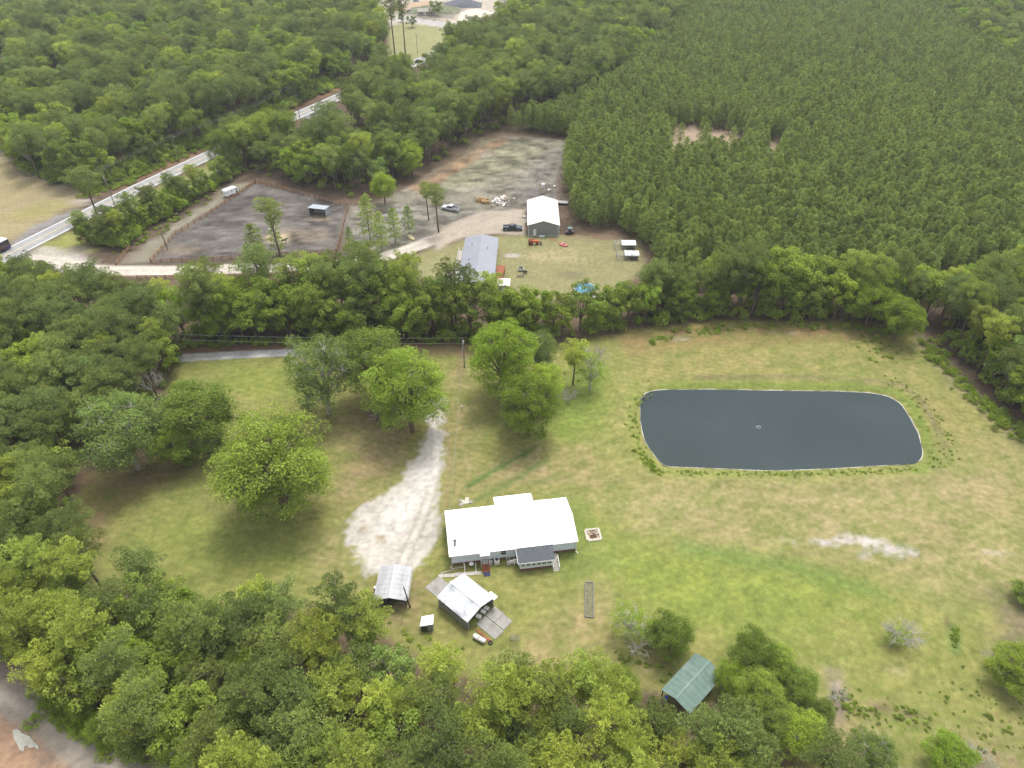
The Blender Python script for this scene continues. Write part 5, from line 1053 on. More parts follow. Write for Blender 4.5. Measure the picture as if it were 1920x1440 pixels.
def car(p, rz, m, label, name='parked_car', cat='car'):
    t = empty(name, (p[0], p[1], 0), rz, label, cat)
    MB().prism([(-2.2, .35), (-2.2, .85), (-1.2, .95), (1.1, .92), (2.1, .75), (2.2, .35)], -.88, .88).build('body', m, t)
    F6 = [(0,3,2,1),(4,5,6,7),(0,1,5,4),(1,2,6,5),(2,3,7,6),(3,0,4,7)]
    MB().add([(-1.7,-.82,.9),(1.1,-.82,.9),(1.1,.82,.9),(-1.7,.82,.9),(-1.2,-.68,1.36),(.35,-.68,1.36),(.35,.68,1.36),(-1.2,.68,1.36)], F6).build('windows', GLASS, t)
    MB().box(-1.2, -.68, 1.365, .35, .68, 1.42).build('roof', m, t)
    for x in (-1.35, 1.35):
        for s in (-1, 1): MB().tube([(x, s*.7, .33), (x, s*.9, .33)], .33, 12).build('wheel', BLACK, t)
CW = mat('white_car_paint', (0.62, 0.63, 0.65), .35, noise=.03, spec=.5)
car(G(628, 222), -.5, CW, 'silver white car in the roadside drive among trees')
car(G(485, 24), .6, STEEL, 'dark car in the far yard behind the upper left woods', cat='car')
car(G(705, 8), .5, CW, 'white car leftmost in the far work yard'); car(G(768, 22), .4, mat('grey_car_paint', (.25, .26, .28), .4), 'grey car in the far work yard by the orange soil'); car(G(780, 3), .3, mat('blue_car_paint', (.22, .3, .4), .4), 'pale blue car farthest in the work yard')
car(G(925, 30), .4, CW, 'white car between far trees right of the gravel heap'); car(G(948, 45), 1.0, CW, 'white car nearest the big far tree'); car(G(786, 117), .5, STEEL, 'dark car on the drive by the roadside house')
# coach at the left edge, parked along the road
d0 = np.array(G(127, 420))-np.array(G(30, 469)); ra = math.atan2(d0[1], d0[0])
bp_ = G(24, 470); bx = bp_[0]-5.6*math.cos(ra)-1.2*math.sin(-ra)*0; by = bp_[1]-5.6*math.sin(ra)
bus = empty('coach', (bx-2.2, by+1.6, 0), ra, 'black coach with white roof and orange stripes parked at the left roadside', 'coach')
BLK = mat('black_coach_paint', (0.022, 0.022, 0.03), .3, noise=.03, spec=.5)
MB().box(-5.8, -1.27, .4, 5.8, 1.27, 2.95).build('body', BLK, bus); MB().slab([(-5.82, -1.22, 3.15), (5.82, -1.22, 3.15), (5.82, 1.22, 3.15), (-5.82, 1.22, 3.15)], .199).build('roof', WR, bus)
for z, c in ((1.3, (0.45, 0.22, 0.10)), (1.75, (0.40, 0.20, 0.12))): MB().box(-5.7, -1.29, z, 5.5, -1.272, z+.07).build('stripe', mat('stripe_%d' % int(z*100), c, .5), bus)
for s in (-1.285,):
    for i in range(7): MB().box(-5.2+i*1.45, s, 1.95, -3.95+i*1.45, s+.012, 2.7).build('window', GLASS, bus)
MB().box(5.805, -1.0, 1.5, 5.83, 1.0, 2.7).build('rear_window', GLASS, bus); MB().box(4.2, -1.3, .42, 5.79, -1.273, 1.1).build('rear_panel', mat('violet_paint', (0.06, 0.03, 0.16), .4), bus)
for x in (-3.8, 3.4):
    for s in (-1.3, 1.05): w_ = MB().tube([(x, s, .5), (x, s+.25, .5)], .5, 14).build('wheel', BLACK, bus)
# tractor
def tractor(p, rz):
    t = empty('tractor', (p[0], p[1], 0), rz, 'orange tractor with front loader on the farm lawn below the barn', 'tractor'); OR = mat('orange_paint', (0.45, 0.10, 0.03), .5, noise=.1)
    MB().box(-.2, -.32, .7, 1.5, .32, 1.25).box(-.9, -.45, .6, -.1, .45, .85).build('body', OR, t)
    for s in (-1, 1):
        MB().slab([(-1.3, s*.6-.2, 1.35), (-.3, s*.6-.2, 1.35), (-.3, s*.6+.2, 1.35), (-1.3, s*.6+.2, 1.35)], .06).build('fender', OR, t)
        w_ = MB().tube([(-.8, s*.48, .62), (-.8, s*.82, .62)], .62, 14).build('wheel', BLACK, t); MB().tube([(-.8, s*.82, .62), (-.8, s*.84, .62)], .3, 10).build('rim', OR, w_)
        w_ = MB().tube([(1.15, s*.42, .38), (1.15, s*.66, .38)], .38, 12).build('wheel', BLACK, t); MB().tube([(1.15, s*.66, .38), (1.15, s*.68, .38)], .18, 8).build('rim', OR, w_)
        MB().tube([(-.1, s*.5, 1.3), (1.2, s*.5, 1.1), (2.1, s*.5, .4)], .06, 5).build('loader_arm', OR, t)
    MB().box(-.75, -.22, .86, -.4, .22, .95).box(-.82, -.22, .95, -.74, .22, 1.35).build('seat', BLACK, t); MB().tube([(-.2, 0, 1.25), (-.35, 0, 1.5)], .17, 8).build('steering_wheel', BLACK, t)
    MB().tube([(-1.0, -.45, .9), (-1.05, -.45, 2.1), (-1.05, .45, 2.1), (-1.0, .45, .9)], .04, 5).build('roll_bar', STEEL, t)
    MB().add([(2.0,-.8,.1),(2.0,.8,.1),(2.55,.8,.05),(2.55,-.8,.05),(2.0,-.8,.7),(2.0,.8,.7)], [(0,1,2,3),(0,4,5,1),(0,3,4),(1,5,2)]).build('bucket', STEEL, t)
tractor(G(1000, 458), .03)
# small utility vehicle, implement, grill, tank and other farm things
def simple(name, p, rz, label, cat): return empty(name, (p[0], p[1], 0), rz, label, cat)
t = simple('utility_cart', G(1068, 438), .2, 'small dark utility cart parked by the pines right of the barn', 'utility cart'); MB().box(-1.3, -.6, .35, 1.2, .6, .8).build('body', STEEL, t); MB().box(-.2, -.5, .8, .4, .5, 1.1).build('seat', BLACK, t); MB().box(-.6, -.65, 1.85, .7, .65, 1.92).build('canopy', mat('teal_canopy', (.10, .17, .17), .6), t)
q = MB()
for x in (-.55, .65):
    for y in (-.6, .6): q.tube([(x, y, .8), (x, y, 1.85)], .03, 4)
q.build('frame', STEEL, t)
for x in (-.9, .85):
    for y in (-.6, .6): MB().tube([(x, y-.1, .3), (x, y+.1, .3)], .3, 10).build('wheel', BLACK, t)
t = simple('mower_deck', G(1057, 460), -.5, 'red-pink mowing implement lying on the farm lawn', 'implement'); PK = mat('faded_red_paint', (.42, .10, .12), .6, noise=.15); MB().slab([(-1.3, -.6, .35), (.9, -.9, .3), (1.4, .1, .35), (-.7, .8, .4)], .15).build('deck', PK, t); MB().tube([(-1.3, 0, .3), (-2.1, .4, .35)], .07, 5).build('hitch', PK, t); MB().tube([(.2, -.2, .35), (.2, -.2, .7)], .2, 8).build('gearbox', STEEL, t)
t = simple('plough', G(1037, 452), .3, 'small orange implement frame near the grey barn wall', 'implement')
for i in range(3): MB().tube([(-.8+i*.8, -.5, .15), (-.8+i*.8, .5, .35)], .06, 5).build('tine', mat('orange_paint', (0, 0, 0)), t)
MB().tube([(-1, .5, .35), (1, .5, .35)], .07, 5).build('beam', mat('orange_paint', (0, 0, 0)), t)
t = simple('grill', G(977, 508), 0, 'white and black barbecue grill on the farm lawn', 'grill'); MB().box(-.7, -.4, .4, .7, .4, .95).build('body', TRIM, t); MB().tube([(-.6, 0, 1.0), (.6, 0, 1.0)], .35, 10).build('lid', STEEL, t); MB().box(-.9, -.35, .8, -.71, .35, .86).build('shelf', STEEL, t)
for x in (-.6, .6): MB().box(x-.05, -.35, 0, x+.05, .35, .4).build('leg', STEEL, t)
t = simple('smoker', G(985, 513), .2, 'small black drum smoker right of the white grill', 'smoker'); MB().tube([(-.5, 0, .6), (.5, 0, .6)], .32, 10).build('drum', BLACK, t)
for x in (-.35, .35): MB().tube([(x, 0, 0), (x, 0, .4)], .05, 5).build('leg', STEEL, t)
t = simple('bench', G(976, 519), 0, 'low dark bench below the white grill', 'bench'); MB().box(-.9, -.25, .38, .9, .25, .45).build('seat', STEEL, t)
for x in (-.7, .7): MB().box(x-.05, -.2, 0, x+.05, .2, .38).build('leg', STEEL, t)
for px, py, w, lb in ((849, 0, 0, ''), (842, 383+78, 0, '')): pass
# round pool with blue winter cover
pc = G(1097, 541, 1.1); pool = empty('swimming_pool', (pc[0], pc[1], 0), 0, 'round above-ground pool with light blue cover behind the tree belt', 'swimming pool')
q = MB(); q.tube([(0, 0, 0), (0, 0, .95)], 2.75, 28); q.build('wall', mat('pool_wall', (.42, .46, .48), .6), pool)
q = MB(); n_ = 28; ctr = []; 
for r_i, z in ((0, 1.02), (.9, 1.05), (1.8, 1.08), (2.5, 1.16), (2.72, 1.215)):
    ctr += [(r_i*math.cos(6.283*k/n_), r_i*math.sin(6.283*k/n_), z+(R.uniform(-.05, .05) if 0 < r_i < 2.6 else 0)+.06) for k in range(n_)]
q.add(ctr, [(a*n_+k, (a+1)*n_+k, (a+1)*n_+(k+1) % n_, a*n_+(k+1) % n_) for a in range(4) for k in range(n_)]); q.build('cover', mat('pool_blue_cover', (.06, .26, .44), .5, noise=.2, scale=1.2, dirt=(.20, .38, .50), dirtamt=.7, dirtscale=1.0), pool)
q = MB(); rr_ = [(2.8*math.cos(6.283*k/n_), 2.8*math.sin(6.283*k/n_), 1.22) for k in range(n_+1)]; q.tube(rr_, .09, 5); q.build('rim', TRIM, pool)
t = simple('pool_pump', G(1082, 558), 0, 'dark pool pump at the near side of the round pool', 'pump'); MB().tube([(0, 0, 0), (0, 0, .8)], .25, 10).build('filter', STEEL, t); MB().box(-.8, -.2, 0, -.3, .2, .4).build('motor', BLACK, t)
t = simple('patio_table', G(1113, 560), 0, 'small white patio table in front of the round pool', 'table'); MB().tube([(0, 0, .68), (0, 0, .73)], .55, 12).build('table_top', TRIM, t); MB().tube([(0, 0, 0), (0, 0, .68)], .06, 6).build('leg', TRIM, t)
# two kennels: wire run with rounded white cover
for px, py, lb, fl in ((1155, 468, 'upper white covered animal pen with wire run at the plantation edge', 0), (1160, 488, 'lower white covered animal pen, its cover mottled with leaf litter', 1)):
    x, y = G(px, py); t = empty('animal_pen', (x, y, 0), -.03, lb, 'animal pen')
    q = MB(); prof = []
    for k in range(9): a = math.pi*k/8; prof.append((1.5-1.5*math.cos(a)*1.0, 1.35+.55*math.sin(a)))
    for k in range(8):
        y0, z0 = prof[k]; y1, z1 = prof[k+1]; q.add([(1.6, y0, z0), (5.6, y0, z0), (5.6, y1, z1), (1.6, y1, z1), (1.6, y0, z0-.04), (5.6, y0, z0-.04), (5.6, y1, z1-.04), (1.6, y1, z1-.04)], [(0,1,2,3),(7,6,5,4),(0,4,5,1),(3,2,6,7)])
    q.build('cover', WR if not fl else mat('littered_cover', (.72, .74, .72), .6, noise=.1, dirt=(.12, .14, .11), dirtamt=.95, dirtscale=1.3), t)
    q = MB()
    for xx in (-.4, 1.6, 3.6, 5.6):
        for yy in (0, 3.0): q.tube([(xx, yy, 0), (xx, yy, 1.4)], .05, 4)
    for zz in (.1, .75, 1.4):
        q.tube([(-.4, 0, zz), (5.6, 0, zz)], .035, 4).tube([(-.4, 3, zz), (5.6, 3, zz)], .035, 4).tube([(-.4, 0, zz), (-.4, 3, zz)], .035, 4)
    for k in range(12): q.tube([(-.4+k*.5, 0, 0), (-.4+k*.5, 0, 1.4)], .018, 3); q.tube([(-.4, k*.27, 0), (-.4, k*.27, 1.4)], .018, 3)
    q.build('wire_frame', GALV, t); MB().box(3.2, .3, .05, 5.3, 2.6, 1.0).build('kennel_box', STEEL, t)
    q = MB()
    for k in range(6): q.tube([(-.4+k*.4, 0, 1.4), (-.4+k*.4, 3, 1.4)], .02, 3)
    q.build('run_top', GALV, t)
# paddock shelter
sx, sy = G(611, 407); t = empty('field_shelter', (sx, sy, 0), math.radians(-14), 'open fronted metal field shelter inside the paddock', 'field shelter'); GS = mat('blue_grey_sheet', (.30, .35, .37), .6, noise=.06)
for i in range(6): MB().slab([(-5.6+i*.96, -.3, 2.6+.004*(i % 2)), (-4.66+i*.96, -.3, 2.6+.004*(i % 2)), (-4.66+i*.96, 3.3, 2.25+.004*(i % 2)), (-5.6+i*.96, 3.3, 2.25+.004*(i % 2))], .05).build('roof_sheet', GS, t)
MB().box(-.06, 0, .1, 0, 3.0, 2.2).build('side_wall', GS, t); MB().box(-5.3, 0, .1, -5.24, 3.0, 2.2).build('side_wall', STEEL, t); MB().box(-5.24, 2.95, .1, -.06, 3.0, 1.0).build('back_wall', GS, t)
for x in (-5.27, -2.65, -.03): MB().box(x-.07, -.12, 0, x+.07, .02, 2.5).build('post', DKW, t)
# horse trailer
x0, y0 = G(434, 366); ha = math.atan2(227.7-223.3, -91.6+94.8); t = empty('horse_trailer', (x0, y0, 0), ha, 'white horse trailer parked outside the upper left paddock fence', 'horse trailer')
q = MB().prism([(-2.4, .5), (-2.4, 2.25), (-2.2, 2.45), (1.7, 2.45), (2.3, 2.1), (2.5, 1.4), (2.4, .5)], -.95, .95); q.build('body', WR, t)
for a, b_ in ((1.35, 1.95), (-.3, 0), (-2.0, -1.8)): MB().box(a, -.985, 1.55, b_, -.952, 1.95).build('window', GLASS, t)
MB().box(1.3, -1.0, .55, 1.9, -.96, 1.3).build('door', STEEL, t)
for x in (-.7, .15):
    for s in (-1, 1): MB().tube([(x, s*.95-.1, .35), (x, s*.95+.1, .35)], .36, 12).build('wheel', BLACK, t)
MB().tube([(2.3, -.5, .5), (3.4, 0, .5)], .06, 5).tube([(2.3, .5, .5), (3.4, 0, .5)], .06, 5).tube([(3.3, 0, 0), (3.3, 0, .9)], .06, 6).build('hitch', STEEL, t)
t = simple('water_trough', G(512, 432), .2, 'white oblong water trough in the middle of the paddock', 'trough'); MB().slab([(-1.1, -.4, .6), (1.1, -.4, .6), (1.25, .3, .6), (1.0, .5, .6), (-1.1, .4, .6)], .6).build('tub', TRIM, t); MB().box(-.8, -.25, .602, .8, .25, .61).build('water', mat('trough_water', (.25, .3, .32), .2), t)
t = simple('boat', G(771, 447), -1.0, 'small upturned tan boat lying beside the gravel track', 'boat'); q = MB(); 
for k in range(9): pass
prof = [(-1.7, .35), (-1.4, .62), (0, .72), (1.2, .6), (1.8, .22)]; vs = []
for x, w_ in prof: vs += [(x, -w_, .05), (x, -w_*.8, .45), (x, w_*.8, .45), (x, w_, .05)]
q.add(vs, [(4*i+j, 4*i+4+j, 4*i+5+j, 4*i+1+j) for i in range(4) for j in range(3)]+[(0,1,2,3),(19,18,17,16)]); q.build('hull', mat('tan_hull', (.50, .42, .24), .7, noise=.1), t); MB().box(-1.6, -.04, .452, 1.6, .04, .5).build('keel', WEATH, t)
# heaps
t = simple('hay_heap', G(905, 380), 0, 'heap of orange-brown straw at the edge of the burnt field', 'straw heap'); q = MB()
for a in range(9): q.blob((R.uniform(-1.6, 1.6), R.uniform(-1.2, 1.4), .35), (R.uniform(.9, 1.5), R.uniform(.8, 1.3), R.uniform(.5, 1.1)), .15)
q.build('straw', mat('old_straw', (.30, .20, .09), .95, noise=.35, scale=3), t)
t = simple('rubbish_heap', G(933, 381), 0, 'heap of white and tan building rubbish right of the straw heap', 'rubbish heap'); pal = [TRIM, WEATH, mat('pinkish_board', (.5, .36, .30), .9), WR]
for k in range(70):
    a = R.uniform(0, 6.28); r_ = abs(R.gauss(0, 1)); x, y = math.cos(a)*r_*1.5+r_*.3, math.sin(a)*r_*2.4+1.2; s = R.uniform(.25, .8)
    o = MB().box(-s, -s*.5, -.05, s, s*.5, .05).build('board', R.choice(pal), t); o.location = (x, y, R.uniform(.1, .9)*max(.15, 1-r_/2.4)); o.rotation_euler = (R.uniform(-.6, .6), R.uniform(-.6, .6), R.uniform(0, 3))
t = simple('scrap_barrel', G(914, 379), 0, 'black drum standing between the straw and rubbish heaps', 'drum'); MB().tube([(0, 0, 0), (0, 0, 1.1)], .35, 10).build('barrel', BLACK, t); MB().tube([(0, 0, 1.1), (0, 0, 1.13)], .3, 10).build('lid', STEEL, t)
t = simple('water_tank', G(1018, 362), 0, 'white tank on a yellow stand behind the cream roofed barn', 'tank'); MB().tube([(0, 0, 2.0), (0, 0, 3.2)], .55, 12).build('tank', TRIM, t)
for x in (-.6, .6):
    for y in (-.5, .5): MB().tube([(x*1.5, y*1.3, 0), (x*.8, y, 2.0)], .08, 5).build('leg', mat('yellow_wood', (.5, .36, .14), .9), t)
t = simple('flatbed_trailer', G(1052, 382), -.15, 'grey flatbed trailer behind the right corner of the barn', 'trailer'); MB().box(-2.4, -1.0, .55, 2.4, 1.0, .68).build('bed', mat('grey_planks', (.30, .29, .28), .9), t)
for x in (-.5, .5):
    for s in (-1, 1): MB().tube([(x, s*1.05-.1, .35), (x, s*1.05+.1, .35)], .35, 10).build('wheel', BLACK, t)
MB().tube([(-2.4, 0, .55), (-3.5, 0, .5)], .06, 5).build('hitch', STEEL, t); MB().box(2.3, -1, .68, 2.4, 1, 1.1).build('tailgate', STEEL, t)
for px, py, lb in ((1040, 351, 'left of the pale heaps behind the barn at the plantation corner'), (1030, 357, 'nearest pale sack heap behind the barn roof'), (982, 408, 'white bag by the left barn wall')):
    t = simple('sack', G(px, py), 0, lb, 'sack heap')
    for k in range(4): MB().blob((R.uniform(-.5, .5), R.uniform(-.4, .4), .25), (.4, .35, .3), .1).build('bag', TRIM if k % 2 else WEATH, t)
t = simple('white_board', G(842, 520), -.3, 'pale board stack at the foot of the long ramp', 'board stack')
for k in range(6): MB().box(-2.2, -1+k*.35, .02+.03*(k % 2), 2.2, -.72+k*.35, .1+.03*(k % 2)).build('board', WEATH, t)
# items around the big house
fx, fy = G(1112, 1003); t = simple('fire_pit', (fx, fy), .12, 'square fire pit edged with white stone beside the white roofed house', 'fire pit'); WS = mat('white_stone', (.44, .41, .34), .95, noise=.15)
for side in range(4):
    for k in range(6):
        a = -1.1+k*.38+.19; u, v = ((a, -1.15), (1.15, a), (a, 1.15), (-1.15, a))[side]; o = MB().box(-.17, -.2, 0, .17, .2, .16).build('stone', WS, t); o.location = (u, v, .0); o.rotation_euler = (0, 0, R.uniform(-.15, .15)+(math.pi/2 if side % 2 else 0)); o.scale = (R.uniform(.9, 1.1), R.uniform(.8, 1.2), R.uniform(.8, 1.2))
MB().slab([(-.95, -.95, .03), (.95, -.95, .03), (.95, .95, .03), (-.95, .95, .03)], .02).build('sand_bed', mat('pit_sand', (.42, .36, .25), .95, noise=.3, dirt=(.06, .05, .04), dirtamt=.8, dirtscale=1.6), t)
for k in range(22): a = R.uniform(0, 3.1); L_ = R.uniform(.25, .6); x, y = R.gauss(0, .3), R.gauss(-.05, .35); MB().tube([(x-L_*math.cos(a), y-L_*math.sin(a), .08), (x+L_*math.cos(a), y+L_*math.sin(a), R.uniform(.1, .3))], .035, 4).build('stick', mat('burnt_wood', (.12, .055, .035), .95), t)
t = simple('broken_slabs', G(873, 941), .5, 'broken pale slabs and rubble on the lawn behind the house', 'rubble')
for k in range(11): s = R.uniform(.2, .55); o = MB().slab([(-s, -s*.6, .1), (s*.8, -s*.7, .1), (s, s*.5, .1), (-s*.7, s*.7, .1)], .1).build('slab', R.choice([CONC, WEATH, WS]), t); o.location = (R.gauss(0, .75), R.gauss(0, .35), .02); o.rotation_euler = (R.uniform(-.1, .1), R.uniform(-.1, .1), R.uniform(0, 3))
t = simple('plant_bed', G(1105, 1124), -.09, 'long narrow plant bed edged with blocks on the lawn right of the house', 'plant bed'); BK = mat('grey_block', (.17, .165, .14), .95, noise=.2)
for s in (-.62, .62):
    for k in range(15): o = MB().box(-.1, -.19, 0, .1, .19, .2).build('block', BK, t); o.location = (s+R.uniform(-.02, .02), -3.0+k*.42, 0); o.rotation_euler = (0, 0, R.uniform(-.06, .06))
for s in (-3.2, 3.2):
    for k in range(3): o = MB().box(-.19, -.1, 0, .19, .1, .2).build('block', BK, t); o.location = (-.42+k*.42, s, 0)
MB().box(-.52, -3.1, 0, .52, 3.1, .09).build('soil', mat('bed_soil', (.14, .13, .075), .95, noise=.4, dirt=(.11, .16, .05), dirtamt=.8, dirtscale=1.5), t)
t = simple('marker_post', G(866, 770), 0, 'short post with round white cap on the lawn below the power pole', 'post'); MB().tube([(0, 0, 0), (0, 0, 1.1)], .05, 5).build('shaft', STEEL, t); MB().tube([(0, 0, 1.1), (0, 0, 1.32)], .17, 10).build('cap', TRIM, t)
fx, fy = G(1422, 801, -.35); t = empty('fountain_float', (fx, fy, -.35), 0, 'small pale fountain float in the middle of the pond', 'fountain'); q = MB(); q.tube([(.42*math.cos(k*.5236), .42*math.sin(k*.5236), .02) for k in range(13)], .07, 5); q.build('float', mat('grey_float', (.30, .34, .34), .7), t); MB().tube([(0, 0, -.1), (0, 0, .2)], .07, 6).build('nozzle', GALV, t)
for px, py, w, lb in ((518, 561, .5, 'white hive box showing between the belt trees'), (578, 553, .4, 'second white hive box behind the belt trees')):
    t = simple('hive_box', G(px, py), .2, lb, 'box'); MB().box(-.5, -.5, 0, .5, .5, 1.0).build('box', TRIM, t); MB().box(-.55, -.55, 1.0, .55, .55, 1.08).build('lid', TRIM, t)
# clay corner: pile of pale sand sheet
t = simple('sand_sheet', G(33, 1392), -.7, 'torn white sheet lying on the orange clay in the lower left corner', 'sheet'); q = MB()
pts = [G(x, y) for x, y in ((24, 1370), (33, 1367), (44, 1377), (56, 1381), (64, 1391), (73, 1400), (72, 1406), (64, 1401), (55, 1403), (50, 1398), (46, 1402), (45, 1410), (38, 1407), (33, 1396), (27, 1388))]; c0 = G(33, 1392); ca, sa = math.cos(.7), math.sin(.7)
loc = [((x-c0[0])*ca-(y-c0[1])*sa, (x-c0[0])*sa+(y-c0[1])*ca) for x, y in pts]; q.slab([(x, y, .10+R.uniform(-.02, .02)) for x, y in loc], .06); q.build('sheet', mat('dirty_white_sheet', (.40, .385, .33), .9, noise=.2), t)

# ------------------------------------------------------------------ fences
postm = MB().box(-.07, -.07, 0, .07, .07, 1.3).mesh('post', mat('fence_post', (.12, .06, .035), .95, noise=.3)); railm = MB().box(0, -.025, -.075, 1, .025, .075).mesh('rail', ORNG)
def fence(px, label, sp=2.6, rails=(.4, .78, 1.14)):
    P = PX(px); t = empty('rail_fence', (P[0][0], P[0][1], 0), 0, label, 'fence', 'stained rail fences of the farm')
    for i in range(len(P)-1):
        a = np.array(P[i]); b_ = np.array(P[i+1]); L_ = np.linalg.norm(b_-a); n = max(1, round(L_/sp)); ang = math.atan2(*(b_-a)[::-1])
        for k in range(n):
            p = a+(b_-a)*k/n-np.array(P[0]); o = bpy.data.objects.new('post', postm); C.objects.link(o); o.parent = t; o.location = (p[0], p[1], 0); o.rotation_euler = (0, 0, ang)
            for z in rails: o = bpy.data.objects.new('rail', railm); C.objects.link(o); o.parent = t; o.location = (p[0]+.07*math.sin(ang), p[1]-.07*math.cos(ang), z+R.uniform(-.015, .015)); o.rotation_euler = (0, 0, ang); o.scale = (L_/n, 1, 1)
    p = np.array(P[-1])-np.array(P[0]); o = bpy.data.objects.new('post', postm); C.objects.link(o); o.parent = t; o.location = (p[0], p[1], 0)
fence([(283, 492), (330, 440), (398, 399), (440, 371), (478, 344)], 'orange rail fence along the left side of the paddock')
fence([(479, 343), (520, 352), (560, 363), (610, 378), (652, 388)], 'orange rail fence along the back of the paddock by the trees')
fence([(653, 389), (644, 425), (632, 474)], 'orange rail fence along the right side of the paddock')
fence([(284, 493), (400, 489), (500, 481), (631, 475)], 'orange rail fence between the paddock and the farm track')
fence([(258, 524), (400, 522), (520, 517), (620, 512)], 'orange rail fence on the near side of the farm track')
fence([(218, 498), (245, 466)], 'short orange rail fence by the ditch at the left')
# ------------------------------------------------------------------ poles and wires
POLE = mat('pole_wood', (.20, .165, .13), .95, noise=.2); WIRE = mat('wire', (.25, .25, .25), .6)
def pole(p, H_, label, rz=0, arm=True, r=.14):
    t = empty('utility_pole', (p[0], p[1], 0), rz, label, 'utility pole'); MB().tube([(0, 0, 0), (0, 0, H_)], r, 7, r*.75).build('shaft', POLE, t)
    if arm:
        MB().box(-1.0, -.06, H_-.55, 1.0, .06, H_-.43).build('crossarm', POLE, t)
        for x in (-.9, 0, .9): MB().tube([(x, 0, H_-.43), (x, 0, H_-.25)], .05, 5).build('insulator', TRIM, t)
    return t
def wire(a, b_, sag, label, r=.022, n=14):
    t = empty('power_line', ((a[0]+b_[0])/2, (a[1]+b_[1])/2, 0), 0, label, 'power line', 'overhead power lines'); c = ((a[0]+b_[0])/2, (a[1]+b_[1])/2)
    pts = [(a[0]+(b_[0]-a[0])*k/n-c[0], a[1]+(b_[1]-a[1])*k/n-c[1], a[2]+(b_[2]-a[2])*k/n-sag*4*(k/n)*(1-k/n)) for k in range(n+1)]; MB().tube(pts, r, 4).build('cable', WIRE, t)
yp = G(871, 690); pole(yp, 8.2, 'slim utility pole at the top of the yard by the clump', 0, False, .12)
T_ = MB().tube([(0, -.25, 6.8), (0, -.25, 7.5)], .22, 9); t = empty('transformer', (yp[0], yp[1], 0), 0, 'grey transformer hung on the slim yard pole', 'transformer'); T_.build('can', GALV, t)
far = (-78., yp[1]+1.5); pole(far, 8.4, 'utility pole among the left trees by the paved lane', 0, False)
wire((yp[0], yp[1], 8.1), (far[0], far[1], 8.3), .5, 'upper wire from the yard pole to the left'); wire((yp[0], yp[1], 6.7), (far[0], far[1], 6.9), .5, 'lower wire from the yard pole to the left')
hx, hy = HL(.5, 8.6); wire((yp[0], yp[1], 7.6), (hx, hy, 3.6), .5, 'service wire from the yard pole down to the house'); hx, hy = HL(.1, 8.8)
for dx, dy, lb in ((.9, -11, 'right'), (-1.6, -11, 'left')): wire((yp[0], yp[1], 7.4), (yp[0]+dx*1.2, yp[1]-6.5, .05), 0, lb+' guy wire of the yard pole', .02, 4)
rps = [G(216, 387), G(562, 221)]
d = np.array(rps[1])-np.array(rps[0]); L_ = np.linalg.norm(d); d /= L_; pa = math.atan2(d[1], d[0])-math.pi/2
pole(rps[0], 9.5, 'roadside utility pole nearest the coach', pa); pole(rps[1], 9.5, 'roadside utility pole by the far bend of trees', pa)
m_ = G(783, 100); pole(m_, 9.5, 'pale utility pole in the far small field', pa)
off = np.array([d[1]*-1, d[0]])*9.5
q = [np.array(rps[0])-d*75+off, np.array(rps[0])+off*1.0+d*38, np.array(rps[1])+off+d*8, np.array(rps[1])+off+d*75]
for i, lbl in enumerate(('left of the three', 'middle of the three', 'right of the three')): pole(q[i], 9.5, 'utility pole on the far verge of the road, '+lbl, pa)
for i in range(2):
    for k, x in enumerate((-.9, .9)):
        e = np.array([math.cos(pa), math.sin(pa)])*x; wire((*(q[i]+e), 9.3), (*(q[i+1]+e), 9.3), 1.0, ('near' if k else 'far')+' roadside wire '+('by the sandy field' if i == 0 else 'beyond the middle of the road'))
t = simple('fence_pole', G(315, 468), 0, 'tall dark leaning pole inside the lower left paddock corner', 'pole'); MB().tube([(0, 0, 0), (-.6, .3, 5.0)], .13, 6).build('shaft', DKW, t)
# ------------------------------------------------------------------ horse in the paddock
def animal(p, rz, m, name, label, cat, s=1.0):
    J = [(0,0,1.15),(.35,0,1.12),(.62,0,1.18),(.9,0,1.45),(1.1,0,1.62),(1.38,0,1.42),(-.4,0,1.16),(-.68,0,1.12),(-.85,0,.7)]; Rr = [.27,.26,.22,.13,.12,.07,.26,.2,.04]
    E_ = [(0,1),(1,2),(2,3),(3,4),(4,5),(0,6),(6,7),(7,8)]
    for sx_, base in ((.5, 2), (-.62, 7)):
        for sy_ in (-.15, .15):
            n = len(J); kx = .05 if sx_ > 0 else -.1
            J += [(sx_, sy_, .95), (sx_+kx, sy_, .52), (sx_, sy_, .06)]; Rr += [.13, .07, .055]; E_ += [(base, n), (n, n+1), (n+1, n+2)]
    me = bpy.data.meshes.new('body'); me.from_pydata([tuple(c*s for c in j) for j in J], E_, []); me.materials.append(m); r_ = empty(name, (p[0], p[1], 0), rz, label, cat)
    o = bpy.data.objects.new('body', me); C.objects.link(o); o.parent = r_; md = o.modifiers.new('skin', 'SKIN')
    for v, q_ in zip(me.skin_vertices[0].data, Rr): v.radius = (q_*s, q_*s)
    me.skin_vertices[0].data[0].use_root = True; o.modifiers.new('sub', 'SUBSURF').levels = 1; o.modifiers['sub'].render_levels = 1
animal(G(533, 457), .4, mat('dark_coat', (.035, .025, .02), .8), 'horse', 'dark horse standing beside the small pine in the paddock', 'horse')
